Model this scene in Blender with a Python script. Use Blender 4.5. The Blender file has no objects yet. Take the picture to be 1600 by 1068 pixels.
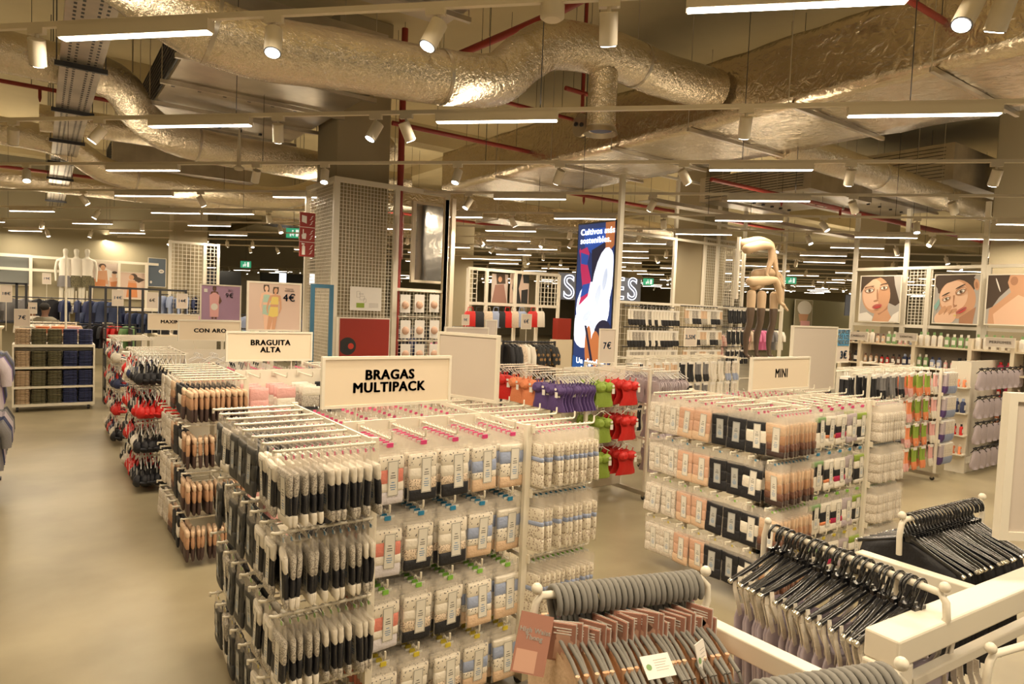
import bpy, math, random
from mathutils import Vector, Matrix
random.seed(7)
S = bpy.context.scene
COL = S.collection
PI = math.pi
sin, cos, rad = math.sin, math.cos, math.radians
H = 2.3
# ---------------------------------------------------------------- camera
F_PX, PITCH, ROLL, YAW, TRK = 1042.175, rad(2.867), rad(2.311), rad(35.411), rad(43.445)
def basis():
    cy, sy = cos(YAW), sin(YAW)
    F = Vector((sy, cy, 0)); R = Vector((cy, -sy, 0)); U = Vector((0, 0, 1))
    F2 = F*cos(PITCH)-U*sin(PITCH); U2 = U*cos(PITCH)+F*sin(PITCH)
    return R*cos(ROLL)+U2*sin(ROLL), U2*cos(ROLL)-R*sin(ROLL), F2
CR, CU, CF = basis()
cam = bpy.data.objects.new('camera', bpy.data.cameras.new('camera'))
COL.objects.link(cam)
cam.data.sensor_fit = 'HORIZONTAL'; cam.data.sensor_width = 36; cam.data.lens = F_PX/1600*36
cam.data.clip_start = .05; cam.data.clip_end = 200
mw = Matrix.Identity(4)
for i in range(3):
    mw[i][0], mw[i][1], mw[i][2] = CR[i], CU[i], -CF[i]
mw[2][3] = H
cam.matrix_world = mw
S.camera = cam
# ---------------------------------------------------------------- world, exposure
S.view_settings.view_transform = 'Standard'; S.view_settings.look = 'None'
S.view_settings.gamma = 1; S.view_settings.use_curve_mapping = False
S.view_settings.exposure = 0.05
S.cycles.max_bounces = 6; S.cycles.diffuse_bounces = 3; S.cycles.transparent_max_bounces = 14
S.cycles.use_adaptive_sampling = True; S.cycles.adaptive_threshold = .03
S.cycles.caustics_reflective = False; S.cycles.caustics_refractive = False
S.cycles.sample_clamp_indirect = 4
W = bpy.data.worlds.new('world'); S.world = W; W.use_nodes = True
W.node_tree.nodes['Background'].inputs[0].default_value = (1, .83, .58, 1)
W.node_tree.nodes['Background'].inputs[1].default_value = .22
LAMP_GAIN = 1.0
def spotl(x, y, z, tx, ty, p=55):
    l = bpy.data.lights.new('spot_beam', 'SPOT'); l.energy = p; l.color = (1, .84, .62); l.spot_size = rad(62); l.spot_blend = .6; l.shadow_soft_size = .04
    o = bpy.data.objects.new('lamp_or_fill_light', l); COL.objects.link(o); o.location = (x, y, z); o.rotation_euler = (tx, ty, 0)
def area(x, y, z, sx, sy, p, rz=0, col=(1, .83, .60), up=0):
    l = bpy.data.lights.new('ceiling_glow', 'AREA'); l.shape = 'RECTANGLE'; l.size = sx; l.size_y = sy
    l.energy = p*LAMP_GAIN; l.color = col
    o = bpy.data.objects.new('lamp_or_fill_light', l); COL.objects.link(o); o.location = (x, y, z); o.rotation_euler = (0, 0, rz)
    if up:  # added upward fill that brightens the ceiling; the lamps shine only downward
        l2 = l.copy(); l2.energy = p*up; q = bpy.data.objects.new('lamp_or_fill_light', l2); COL.objects.link(q); q.location = (x, y, 4.12); q.rotation_euler = (PI, 0, rz)
    return o

# pixel helpers: the point of a real plane seen at a photo position
def pj(x, y, z):
    v = Vector((x, y, z-H)); d = v.dot(CF)
    if d < .05: return (-9999, -9999, d)
    return (800+F_PX*v.dot(CR)/d, 534-F_PX*v.dot(CU)/d, d)
def ray(px, py): return CF+CR*((px-800)/F_PX)-CU*((py-534)/F_PX)
def on_z(px, py, z):
    d = ray(px, py); t = (z-H)/d.z; return Vector((t*d.x, t*d.y, z))
def on_y(px, py, y):
    d = ray(px, py); t = y/d.y; return Vector((t*d.x, y, H+t*d.z))
def on_x(px, py, x):
    d = ray(px, py); t = x/d.x; return Vector((x, t*d.y, H+t*d.z))
def inview(x, y, z, m=60):
    a, b, d = pj(x, y, z)
    return d > .1 and -m < a < 1600+m and -m < b < 1068+m

# ---------------------------------------------------------------- materials
MATS = {}
def mat(name, c, r=.6, m=0., bump=0., bscale=40., pat=None, c2=None, ps=60., coat=0., emit=0., alpha=1., trans=0.):
    if name in MATS: return MATS[name]
    M = bpy.data.materials.new(name); M.use_nodes = True
    nt = M.node_tree; b = nt.nodes['Principled BSDF']
    b.inputs['Base Color'].default_value = (*c, 1); b.inputs['Roughness'].default_value = r
    b.inputs['Metallic'].default_value = m
    if coat: b.inputs['Coat Weight'].default_value = coat; b.inputs['Coat Roughness'].default_value = .15
    if emit:
        b.inputs['Emission Color'].default_value = (*c, 1); b.inputs['Emission Strength'].default_value = emit
    if alpha < 1: b.inputs['Alpha'].default_value = alpha
    if trans: b.inputs['Transmission Weight'].default_value = trans
    tc = nt.nodes.new('ShaderNodeTexCoord')
    def link(a, i, q, j): nt.links.new(a.outputs[i], q.inputs[j])
    if pat:
        if pat in ('dots', 'leopard'):
            v = nt.nodes.new('ShaderNodeTexVoronoi'); v.inputs['Scale'].default_value = ps
            if pat == 'leopard': v.inputs['Randomness'].default_value = 1
            link(tc, 'Object', v, 'Vector'); src, out = v, 'Distance'
            lo, hi = (.22, .26) if pat == 'dots' else (.3, .36)
        elif pat == 'wave':
            v = nt.nodes.new('ShaderNodeTexWave'); v.inputs['Scale'].default_value = ps; v.inputs['Distortion'].default_value = 1.5
            v.bands_direction = 'Z'
            link(tc, 'Object', v, 'Vector'); src, out = v, 'Fac'; lo, hi = .35, .6
        else:
            v = nt.nodes.new('ShaderNodeTexNoise'); v.inputs['Scale'].default_value = ps; v.inputs['Detail'].default_value = 6
            link(tc, 'Object', v, 'Vector'); src, out = v, 'Fac'; lo, hi = (.46, .54) if pat == 'lace' else (.35, .65)
        cr = nt.nodes.new('ShaderNodeValToRGB'); cr.color_ramp.elements[0].position = lo; cr.color_ramp.elements[1].position = hi
        cr.color_ramp.elements[0].color = (*c2, 1); cr.color_ramp.elements[1].color = (*c, 1)
        link(src, out, cr, 'Fac'); link(cr, 'Color', b, 'Base Color')
    if bump:
        n = nt.nodes.new('ShaderNodeTexNoise'); n.inputs['Scale'].default_value = bscale; n.inputs['Detail'].default_value = 4
        link(tc, 'Object', n, 'Vector')
        bp = nt.nodes.new('ShaderNodeBump'); bp.inputs['Strength'].default_value = bump; bp.inputs['Distance'].default_value = .02
        link(n, 'Fac', bp, 'Height'); link(bp, 'Normal', b, 'Normal')
    MATS[name] = M
    return M
def foilmat(name, c, r, s1, s2, dist):
    M = mat(name, c, r, .95); nt = M.node_tree; b = nt.nodes['Principled BSDF']
    tc = nt.nodes.new('ShaderNodeTexCoord'); v = nt.nodes.new('ShaderNodeTexVoronoi'); v.feature = 'SMOOTH_F1'; v.inputs['Scale'].default_value = s1
    w = nt.nodes.new('ShaderNodeTexNoise'); w.inputs['Scale'].default_value = s1*.35; w.inputs['Detail'].default_value = 3
    mp = nt.nodes.new('ShaderNodeMix'); mp.data_type = 'VECTOR'; mp.inputs['Factor'].default_value = .25
    nt.links.new(tc.outputs['Object'], w.inputs['Vector']); nt.links.new(tc.outputs['Object'], mp.inputs[4]); nt.links.new(w.outputs['Color'], mp.inputs[5]); nt.links.new(mp.outputs[1], v.inputs['Vector'])
    n = nt.nodes.new('ShaderNodeTexNoise'); n.inputs['Scale'].default_value = s2; n.inputs['Detail'].default_value = 5; n.inputs['Distortion'].default_value = 1.2
    nt.links.new(tc.outputs['Object'], n.inputs['Vector'])
    ad = nt.nodes.new('ShaderNodeMath'); ad.operation = 'ADD'; nt.links.new(v.outputs['Distance'], ad.inputs[0]); nt.links.new(n.outputs['Fac'], ad.inputs[1])
    bp = nt.nodes.new('ShaderNodeBump'); bp.inputs['Strength'].default_value = 1; bp.inputs['Distance'].default_value = dist
    nt.links.new(ad.outputs[0], bp.inputs['Height']); nt.links.new(bp.outputs[0], b.inputs['Normal'])
    return M
WHITE = mat('white_paint', (.78, .72, .60), .4)
CREAM = mat('cream_paint', (.74, .64, .48), .45)
BOARD = mat('sign_board', (.78, .66, .50), .5)
PANEL = mat('grey_board', (.62, .54, .46), .5)
INK = mat('black_ink', (.015, .015, .015), .5)
BLUEINK = mat('blue_ink', (.03, .18, .42), .5)
RED = mat('red_paint', (.30, .025, .018), .45)
PIPE_RED = mat('pipe_red', (.27, .03, .02), .45)
GALV = mat('galvanised_steel', (.66, .60, .50), .30, .9, .12, 3, pat='noise', c2=(.48, .43, .36), ps=2)
FOIL = foilmat('foil_wrap', (.72, .64, .50), .12, 14, 32, .013)
FOIL2 = foilmat('crinkled_foil', (.66, .57, .43), .19, 3, 9, .016)
CONC = mat('ceiling_concrete', (.60, .50, .29), .9, 0, .1, 5, pat='noise', c2=(.52, .43, .25), ps=.7)
COLM = mat('column_concrete', (.38, .32, .21), .85, 0, .1, 9)
WALLM = mat('olive_wall', (.34, .30, .20), .85)
FLOORM = mat('polished_concrete', (.34, .29, .185), .35, 0, 0, 5, pat='noise', c2=(.235, .195, .12), ps=.9)
DARK = mat('dark_metal', (.05, .05, .055), .4, .6)
BLACKPL = mat('black_plastic', (.01, .01, .012), .22, 0, coat=.5)
GREYVEL = mat('grey_velvet', (.21, .20, .18), .9)
LIGHT = mat('lamp_diffuser', (1, .90, .76), .5, emit=14)
SPOTL = mat('spot_lens', (1, .90, .74), .5, emit=22)
HOUSE = mat('lamp_housing', (.72, .64, .50), .45)
# milky bag: thin plastic, mostly transparent
def bagmat(name, fac, col):
    M = bpy.data.materials.new(name); M.use_nodes = True; nt = M.node_tree; nt.nodes.clear()
    o = nt.nodes.new('ShaderNodeOutputMaterial'); mx = nt.nodes.new('ShaderNodeMixShader'); t = nt.nodes.new('ShaderNodeBsdfTransparent')
    p = nt.nodes.new('ShaderNodeBsdfPrincipled'); p.inputs['Base Color'].default_value = (*col, 1); p.inputs['Roughness'].default_value = .25
    mx.inputs[0].default_value = fac
    nt.links.new(t.outputs[0], mx.inputs[1]); nt.links.new(p.outputs[0], mx.inputs[2]); nt.links.new(mx.outputs[0], o.inputs[0])
    MATS[name] = M; return M
BAG = bagmat('clear_bag', .22, (.85, .78, .68))
STOCK = bagmat('sheer_nylon', .72, (.09, .06, .045))

# ---------------------------------------------------------------- mesh builder
class MB:
    def __init__(s): s.v = []; s.f = []; s.m = []; s.sm = []
    def add(s, vs, fs, mi=0, smooth=False):
        n = len(s.v); s.v += [tuple(a) for a in vs]
        for f in fs: s.f.append(tuple(i+n for i in f)); s.m.append(mi); s.sm.append(smooth)
        return s
    def box(s, x0, y0, z0, x1, y1, z1, mi=0):
        vs = [(x0, y0, z0), (x1, y0, z0), (x1, y1, z0), (x0, y1, z0), (x0, y0, z1), (x1, y0, z1), (x1, y1, z1), (x0, y1, z1)]
        return s.add(vs, [(0, 3, 2, 1), (4, 5, 6, 7), (0, 1, 5, 4), (1, 2, 6, 5), (2, 3, 7, 6), (3, 0, 4, 7)], mi)
    def bar(s, a, b, w, h, mi=0, up=(0, 0, 1)):
        a = Vector(a); b = Vector(b); d = (b-a).normalized(); u = Vector(up)
        if abs(d.dot(u)) > .99: u = Vector((1, 0, 0))
        r = d.cross(u).normalized(); u = r.cross(d).normalized()
        vs = [p+r*(w/2*i)+u*(h/2*j) for p in (a, b) for i, j in ((-1, -1), (1, -1), (1, 1), (-1, 1))]
        return s.add(vs, [(0, 1, 2, 3), (7, 6, 5, 4), (0, 4, 5, 1), (1, 5, 6, 2), (2, 6, 7, 3), (3, 7, 4, 0)], mi)
    def tube(s, pts, r, n=8, mi=0, caps=True, smooth=True):
        pts = [Vector(p) for p in pts]; rr = r if isinstance(r, (list, tuple)) else [r]*len(pts)
        rings = []; pu = None
        for i, p in enumerate(pts):
            d = (pts[min(i+1, len(pts)-1)]-pts[max(i-1, 0)]).normalized()
            if pu is None:
                pu = Vector((0, 0, 1)) if abs(d.z) < .9 else Vector((1, 0, 0))
            a = d.cross(pu).normalized(); b = a.cross(d).normalized(); pu = b
            rings.append([p+a*(rr[i]*cos(2*PI*k/n))+b*(rr[i]*sin(2*PI*k/n)) for k in range(n)])
        vs = [q for g in rings for q in g]; fs = []
        for i in range(len(pts)-1):
            for k in range(n): fs.append((i*n+k, i*n+(k+1) % n, (i+1)*n+(k+1) % n, (i+1)*n+k))
        s.add(vs, fs, mi, smooth)
        if caps: s.add(rings[0], [tuple(range(n))[::-1]], mi); s.add(rings[-1], [tuple(range(n))], mi)
        return s
    def loft(s, secs, mi=0, smooth=True, caps=True):
        n = len(secs[0]); vs = [q for g in secs for q in g]; fs = []
        for i in range(len(secs)-1):
            for k in range(n): fs.append((i*n+k, i*n+(k+1) % n, (i+1)*n+(k+1) % n, (i+1)*n+k))
        s.add(vs, fs, mi, smooth)
        if caps: s.add(secs[0], [tuple(range(n))[::-1]], mi); s.add(secs[-1], [tuple(range(n))], mi)
        return s
    def poly(s, pts, mi=0): return s.add(pts, [tuple(range(len(pts)))], mi)
    def sphere(s, c, r, n=10, mi=0, sc=(1, 1, 1)):
        secs = []
        for i in range(1, n//2+1):
            t = PI*i/(n//2+1); secs.append([(c[0]+r*sc[0]*sin(t)*cos(2*PI*k/n), c[1]+r*sc[1]*sin(t)*sin(2*PI*k/n), c[2]-r*sc[2]*cos(t)) for k in range(n)])
        return s.loft(secs, mi)
    def mesh(s, name, mats):
        me = bpy.data.meshes.new(name); me.from_pydata(s.v, [], s.f); me.update()
        for m in (mats if isinstance(mats, (list, tuple)) else [mats]): me.materials.append(m)
        me.polygons.foreach_set('material_index', s.m); me.polygons.foreach_set('use_smooth', s.sm)
        return me
    def build(s, name, mats, parent=None, loc=None, rz=0, bevel=0):
        return new(name, s.mesh(name, mats), parent, loc, rz, bevel)
def new(name, me, parent=None, loc=None, rz=0, bevel=0):
    o = bpy.data.objects.new(name, me); COL.objects.link(o)
    if parent is not None: o.parent = parent
    if loc is not None: o.location = loc
    if rz: o.rotation_euler = (0, 0, rz)
    if bevel:
        b = o.modifiers.new('bevel', 'BEVEL'); b.width = bevel; b.segments = 2; b.limit_method = 'ANGLE'
    return o
def tag(o, label=None, cat=None, group=None, kind=None):
    if label: o['label'] = label
    if cat: o['category'] = cat
    if group: o['group'] = group
    if kind: o['kind'] = kind
    return o
def empty(name, loc=(0, 0, 0), rz=0):
    o = bpy.data.objects.new(name, None); COL.objects.link(o); o.location = loc; o.rotation_euler = (0, 0, rz); o.empty_display_size = .1
    return o
def struct(o): o['kind'] = 'structure'; return o
def txt(name, body, size, m, parent, loc, rot, align='CENTER', bold=.0, sx=1.0, ex=.001, space=1.0):
    c = bpy.data.curves.new(name, 'FONT'); c.body = body; c.size = size; c.align_x = align; c.align_y = 'CENTER'
    c.offset = 0; c.extrude = ex; c.materials.append(m); c.resolution_u = 3; c.space_line = space; c.space_character = 1.10
    o = bpy.data.objects.new(name, c); COL.objects.link(o); o.location = loc; o.rotation_euler = rot; o.scale = (sx, 1, 1)
    return meshed(o, parent, bold)
def meshed(o, parent, bold=0):
    bpy.context.view_layer.update()
    me = bpy.data.meshes.new_from_object(o.evaluated_get(bpy.context.evaluated_depsgraph_get())); me.name = o.name
    n = o.name; q = bpy.data.objects.new(n.split('.')[0], me); COL.objects.link(q)
    q.location = o.location; q.rotation_euler = o.rotation_euler; q.scale = o.scale
    if bold and len(me.vertices):   # heavier strokes: the outline repeated a hair's breadth around
        vs = [tuple(v.co) for v in me.vertices]; fs = [tuple(p.vertices) for p in me.polygons]; V = []; F_ = []
        for k in range(9):
            dx, dy = (0, 0) if k == 8 else (bold*cos(k*PI/4), bold*.6*sin(k*PI/4)); n0 = len(V)
            V += [(x+dx, y+dy, z) for x, y, z in vs]; F_ += [tuple(i+n0 for i in f) for f in fs]
        m2 = bpy.data.meshes.new(me.name); m2.from_pydata(V, [], F_); m2.materials.append(me.materials[0]); q.data = m2
    if parent is not None: q.parent = parent
    bpy.data.objects.remove(o); return q
def ell(cx, cy, rx, ry, rot=0, n=18):
    return [(cx+rx*cos(t)*cos(rot)-ry*sin(t)*sin(rot), cy+rx*cos(t)*sin(rot)+ry*sin(t)*cos(rot)) for t in [2*PI*k/n for k in range(n)]]
ORD = ['first', 'second', 'third', 'fourth', 'fifth', 'sixth', 'seventh', 'eighth', 'ninth', 'tenth', 'eleventh', 'twelfth', 'thirteenth',
       'fourteenth', 'fifteenth', 'sixteenth', 'seventeenth', 'eighteenth', 'nineteenth', 'twentieth', 'twenty-first', 'twenty-second', 'twenty-third',
       'twenty-fourth', 'twenty-fifth', 'twenty-sixth', 'twenty-seventh', 'twenty-eighth', 'twenty-ninth', 'thirtieth']
TIER = ['top', 'second', 'third', 'bottom', 'base']
# ================================================================ SETTING
struct(MB().box(-25, -4, -.1, 60, 62, 0).build('floor', FLOORM))
struct(MB().box(-25, -4, 6.6, 60, 62, 6.9).build('ceiling', CONC))
struct(MB().box(-25, 25, 0, 3.6, 25.2, 6.6).build('wall_back', WALLM))
struct(MB().box(3.4, 25.2, 0, 3.6, 48, 6.6).build('wall_back_return', WALLM))
struct(MB().box(3.4, 48, 0, 60, 48.2, 6.6).build('wall_far', WALLM))
struct(MB().box(44, -4, 0, 44.2, 48, 6.6).build('wall_right', WALLM))
struct(MB().box(-6.2, -4, 0, -6, 25, 6.6).build('wall_left', WALLM))
for i, (y, w) in enumerate(((3.2, .35), (14.5, .5), (24, .5), (34, .5))):   # ceiling beams
    struct(MB().box(-25, y, 6.15, 60, y+w, 6.6).build('trim_%d' % (i+1), CONC))
for i, x in enumerate((-1.5, 9.5, 20)):
    struct(MB().box(x, -4, 6.3, x+.4, 62, 6.6).build('trim_%d' % (i+5), CONC))
PILLARS = []
def column(x, y, s=.85):
    PILLARS.append((x-.35, y-.35, x+s+.35, y+s+.35))
    c = MB().box(x, y, 0, x+s, y+s, 6.6).build('concrete_column', COLM, bevel=.02)
    tag(c, None, None); c['kind'] = 'structure'; return c
column(3.6, 9.75, .86)
column(12.15, 9.85); column(3.0, 20.3); column(20.5, 9.9); column(12.2, 21); column(21, 21); column(15.6, 4.6, .9); column(12.2, 33, .7); column(24.5, 33, .7)

def blocked(p): return any(a < p[0] < c and b < p[1] < d for a, b, c, d in PILLARS) or (24.4 < p[1] < 26 and p[0] < 4.2) or (2.9 < p[0] < 4.1 and p[1] > 25)
# ================================================================ LIGHTING TRACKS
CT, ST = cos(TRK), sin(TRK)
def tp(off, t, z): return (off*CT-t*ST, off*ST+t*CT, z)
ZT = 4.05
strip_me = MB().box(-.035, -.56, -.075, .035, .56, 0).mesh('linear_housing', HOUSE)
diff_me = MB().box(-.028, -.55, -.083, .028, .55, -.0755).mesh('diffuser', LIGHT)
adapter_me = MB().box(-.018, -.06, -.04, .018, .06, 0).tube([(0, 0, -.04), (0, 0, -.075)], .012).mesh('track_adapter', HOUSE)
def spot_mesh():
    m = MB(); m.tube([(0, 0, .06), (0, 0, -.11)], .052, 16)
    m.tube([(0, 0, -.11), (0, 0, -.113)], .052, 16, 1); return m.mesh('spot_housing', [HOUSE, DARK])
spot_me = spot_mesh()
lens_me = MB().tube([(0, 0, -.114), (0, 0, -.117)], .043, 14).mesh('lens', SPOTL)
far_me = MB().tube([(0, 0, .125), (0, 0, .06)], .02, 6).tube([(0, 0, .06), (0, 0, -.11)], .052, 8).tube([(0, 0, -.11), (0, 0, -.114)], .044, 8, 1).mesh('track_spotlight', [HOUSE, SPOTL])
fixed_strips = {0: [3.35, -.7], 1: [4.4, 1.4, -2.1], 2: [-1.2, 6.8, -4.6]}
fixed_spots = {0: [(4.1, .35, 1), (2.35, -.15, 0), (1.3, .3, 0), (.28, 0, 1), (-1.55, .45, 0), (-1.70, .1, 1), (-.1, 0, 0)],
               1: [(6.6, .5, 1), (5.55, .5, 0), (3.55, .2, 1), (2.55, .35, 0), (2.25, -.3, 1), (-.75, 0, 1)]}
nspot = 0; nstrip = 0; farspots = 0
order = lambda k: ['nearest', 'second nearest', 'third nearest', 'fourth nearest', 'fifth nearest', 'sixth nearest'][k] if k < 6 else 'a distant'
for k in range(20):
    off = 3.86+2.08*k
    # extent of this track that the view can hold
    ts = [t/4 for t in range(-140, 140) if inview(*tp(off, t/4, ZT), 250) and -5.9 < tp(off, t/4, ZT)[0] < 43.5 and tp(off, t/4, ZT)[1] < 47.5]
    if not ts: continue
    t0, t1 = min(ts), max(ts)
    if tp(off, t1, 0)[0] < 3.4: # stop at the back wall
        while tp(off, t1, 0)[1] > 24.8 and t1 > t0: t1 -= .25
    tr = empty('lighting_track', tp(off, 0, ZT), TRK)
    MB().box(-.018, t0, -.0, .018, t1, .035).build('track_rail', HOUSE, tr)
    for t in (range(int(t0)+1, int(t1), 3) if k < 8 else ()):
        if inview(*tp(off, t, 4.6), 60): MB().tube([(0, t, .03), (0, t, 6.58-ZT)], .004, 4).build('suspension_wire', DARK, tr)
    tag(tr, 'long white suspended lighting track, %s to the camera, crossing the shop' % (order(k) if k < 6 else ORD[k]), 'lighting track', 'lighting tracks')
    sl = fixed_strips.get(k) or [t0+1+random.random()*2+3.3*j+random.uniform(-.4, .4) for j in range(int((t1-t0)/3.3)+1)]
    for j, t in enumerate(sl):
        p = tp(off, t, ZT)
        if not inview(*p, 120) or t > t1 or blocked(p): continue
        root = new('linear_lamp', strip_me, None, p, TRK); new('diffuser', diff_me, root); nstrip += 1
        tag(root, 'white linear lamp, %s in view on the %s track' % (ORD[j], order(k) if k < 6 else ORD[k]+' farthest'), 'ceiling lamp', 'linear lamps on the tracks')
    if k < 9:
        for t in sl:
            p = tp(off, t, ZT)
            if inview(*p, 500): area(p[0], p[1], ZT-.1, .08, 1.1, 34, TRK, up=.13)
    sp = fixed_spots.get(k) or [(t0+.6+1.45*j+random.uniform(-.45, .45), random.uniform(-.6, .6), random.random() < .55) for j in range(int((t1-t0)/1.45))]
    for j, (t, tilt, on) in enumerate(sp):
        p = tp(off, t, ZT)
        if any(abs(t-q) < .68 for q in sl) or not inview(*p, 40) or blocked(p): continue
        d = pj(*p)[2]
        if nspot >= 300: continue
        nspot += 1
        lab = 'white cylinder spotlight, %s along the %s track, %s' % (ORD[min(j, 29)], order(k) if k < 6 else ORD[k]+' farthest', 'lit face towards us' if on else 'facing away')
        if d < 14:
            root = empty('track_spotlight', p, TRK); new('track_adapter', adapter_me, root)
            h = new('spot_housing', spot_me, root, (0, 0, -.13)); h.rotation_euler = (tilt, -.45 if on else .35, 0)
            new('lens', lens_me, h)
            if d < 12: spotl(p[0], p[1], p[2]-.27, tilt*.7, (-.45 if on else .35)*.6, 110)
        else:
            root = new('track_spotlight', far_me, None, (p[0], p[1], p[2]-.11)); root.rotation_euler = (tilt, random.uniform(-.5, .5), 0)
        tag(root, lab, 'spotlight', 'spotlights on the tracks')
# general light of farther lamps, plus fill added over dark walls and the foreground
for x, y in ((-2, 1), (3, -1.5), (6, 1), (9, 4), (1.2, .2), (1, 3.5), (14, 2), (-3, 7), (-3, 14), (8, 16), (16, 12), (14, 20), (25, 20), (6, 30), (24, 34), (34, 18), (0, 21), (30, 8), (20, 16), (18, 28), (30, 26), (38, 28), (38, 10), (30, 40), (14, 40), (26, 15), (30, 14)):
    area(x, y, 3.9, .3, 1.6, 62, TRK, up=0 if 5 < x < 10 and y < 6 else .75)

# ================================================================ DUCTS AND PIPES
def rod(m, x, y, z0, z1=6.6, r=.006): m.tube([(x, y, z0), (x, y, z1)], r, 5)
# main foil wrapped rectangular duct along Y
du = empty('rectangular_duct', (7.8, 6, 4.7))
def skin_quad_duct(x0, x1, y0, y1, z0, z1, n=40, amp=.012):
    m = MB(); random.seed(3)
    secs = []
    for i in range(n+1):
        y = y0+(y1-y0)*i/n; sec = []
        for (a, b) in ((x0, z0), (x1, z0), (x1, z1), (x0, z1)):
            q = {(x0, z0): (x1, z0), (x1, z0): (x1, z1), (x1, z1): (x0, z1), (x0, z1): (x0, z0)}[(a, b)]
            for k in range(8):
                t = k/8; sec.append((a+(q[0]-a)*t+random.uniform(-amp, amp), y, b+(q[1]-b)*t+random.uniform(-amp, amp)))
        secs.append(sec)
    return m.loft(secs)
skin_quad_duct(-1.0, 1.0, -5.8, 6.3, 0, .74).build('duct_casing', FOIL2, du)
m = MB().tube([(-1.02, 1.9, .43), (-1.08, 1.9, .43)], .17, 20).tube([(-1.08, 1.85, .43), (-1.1, 1.85, .43)], .035, 8, 1).tube([(-1.08, 1.98, .46), (-1.1, 1.98, .46)], .035, 8, 1)
m.build('access_hatch', [GALV, DARK], du)
for y in (-4.4, -3.05, -1.6, -.2, 1.2, 2.6, 4.2):
    h = MB().bar((-1.06, y, -.03), (1.06, y, -.03), .04, .045)
    rod(h, -1.06, y, -.05, 1.9); rod(h, 1.06, y, -.05, 1.9); h.build('duct_hanger', GALV, du)
tag(du, 'large rectangular duct wrapped in crinkled silver foil, running overhead at right', 'duct')
def foil_duct(pts, r, label, name='round_duct', bands=(), z1=6.6):
    P = [Vector(p) for p in pts]; fine = []
    for i in range(len(P)-1):
        a = P[max(i-1, 0)]; b = P[i]; c = P[i+1]; d = P[min(i+2, len(P)-1)]
        for k in range(10):
            t = k/10
            fine.append(.5*((2*b)+(c-a)*t+(2*a-5*b+4*c-d)*t*t+(3*b-a-3*c+d)*t**3))
    fine.append(P[-1])
    root = empty(name, P[0])
    q = [p-P[0] for p in fine]
    MB().tube(q, [r*(1+.012*random.uniform(-1, 1)) for _ in q], 24).build('duct_skin', FOIL, root)
    for i in bands:
        c = q[i]; d = (q[min(i+1, len(q)-1)]-q[i-1]).normalized()
        b = MB().tube([c-d*.015, c+d*.015], r+.006, 24)
        zz = z1-P[0].z; b.tube([c+Vector((0, 0, r)), (c.x, c.y, zz)], .005, 4)
        b.build('duct_clamp', GALV, root)
    tag(root, label, 'duct'); return root
foil_duct([on_y(90, -130, 5.45), on_y(330, 50, 5.45), on_y(560, 98, 5.45), on_y(700, 122, 5.42), on_y(775, 124, 5.42), on_y(818, 92, 5.42), on_y(868, 70, 5.42), on_y(955, 86, 5.42), on_y(1035, 118, 5.42), on_y(1115, 140, 5.42)], .24,
          'round silver foil duct with a hump, joining the big rectangular duct', bands=(10, 29, 75))
q = on_y(943, 112, 5.42)
o = foil_duct([q+Vector((0, 0, 0)), q+Vector((0, 0, -.3)), q+Vector((0, 0, -.62))], .155, 'short vertical foil duct dropping from the humped round duct', bands=(19,), z1=q.z)
MB().tube([(0, 0, -.60), (0, 0, -.66)], [.16, .185], 24, caps=False).tube([(0, 0, -.62), (0, 0, -.621)], .12, 16, 1).build('diffuser_rim', [GALV, DARK], o)
foil_duct([(-3.2, 9.6, 5.0), (-.2, 9.8, 5.0), (.75, 10.1, 5.0), (1.15, 10.7, 4.75), (1.7, 10.9, 4.55), (3.0, 10.9, 4.5), (4.2, 10.95, 4.55), (5.0, 10.9, 5.0)], .24, 'foil round duct bending behind the cable tray at left', bands=(15, 42))
foil_duct([(-3, 14.5, 4.9), (0, 14.5, 4.95), (1.2, 15.2, 4.6), (3.2, 15.3, 4.5), (4.6, 15.3, 4.6), (5.6, 15.2, 5.1)], .24, 'foil round duct crossing farther back at left', bands=(22,))
foil_duct([(8.8, 5.8, 4.85), (11.0, 5.8, 4.8), (14.0, 5.8, 4.75), (18, 5.8, 4.75)], .23, 'foil round duct leaving the rectangular duct towards the right', bands=(12, 20))
foil_duct([(6.0, 12.2, 4.7), (4.4, 12.4, 4.7), (2, 12.5, 4.9), (0, 12.6, 4.9)], .2, 'foil round duct behind the wire mesh column', bands=(8,))
foil_duct([(12, 13.5, 4.7), (16, 13.5, 4.7), (22, 13.5, 4.6)], .24, 'distant foil round duct at right near the ceiling', bands=(8,))
foil_duct([(-2, 19, 4.8), (3, 19, 4.8), (8, 19, 4.8)], .25, 'farthest foil round duct at left', bands=(8,))
for y, lab in ((15.5, 'foil rectangular duct running across behind the screen'), (22.5, 'more distant foil rectangular duct')):
    r_ = empty('rectangular_duct', (9, y, 4.7)); MB().box(-3, -.5, 0, 9, .5, .5).build('duct_casing', FOIL2, r_)
    h = MB()
    for x in (-2, 1, 4, 7): h.bar((x, -.55, -.03), (x, .55, -.03), .04, .04); rod(h, x, -.55, -.03, 1.9); rod(h, x, .55, -.03, 1.9)
    h.build('duct_hanger', GALV, r_); tag(r_, lab, 'duct')
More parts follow.
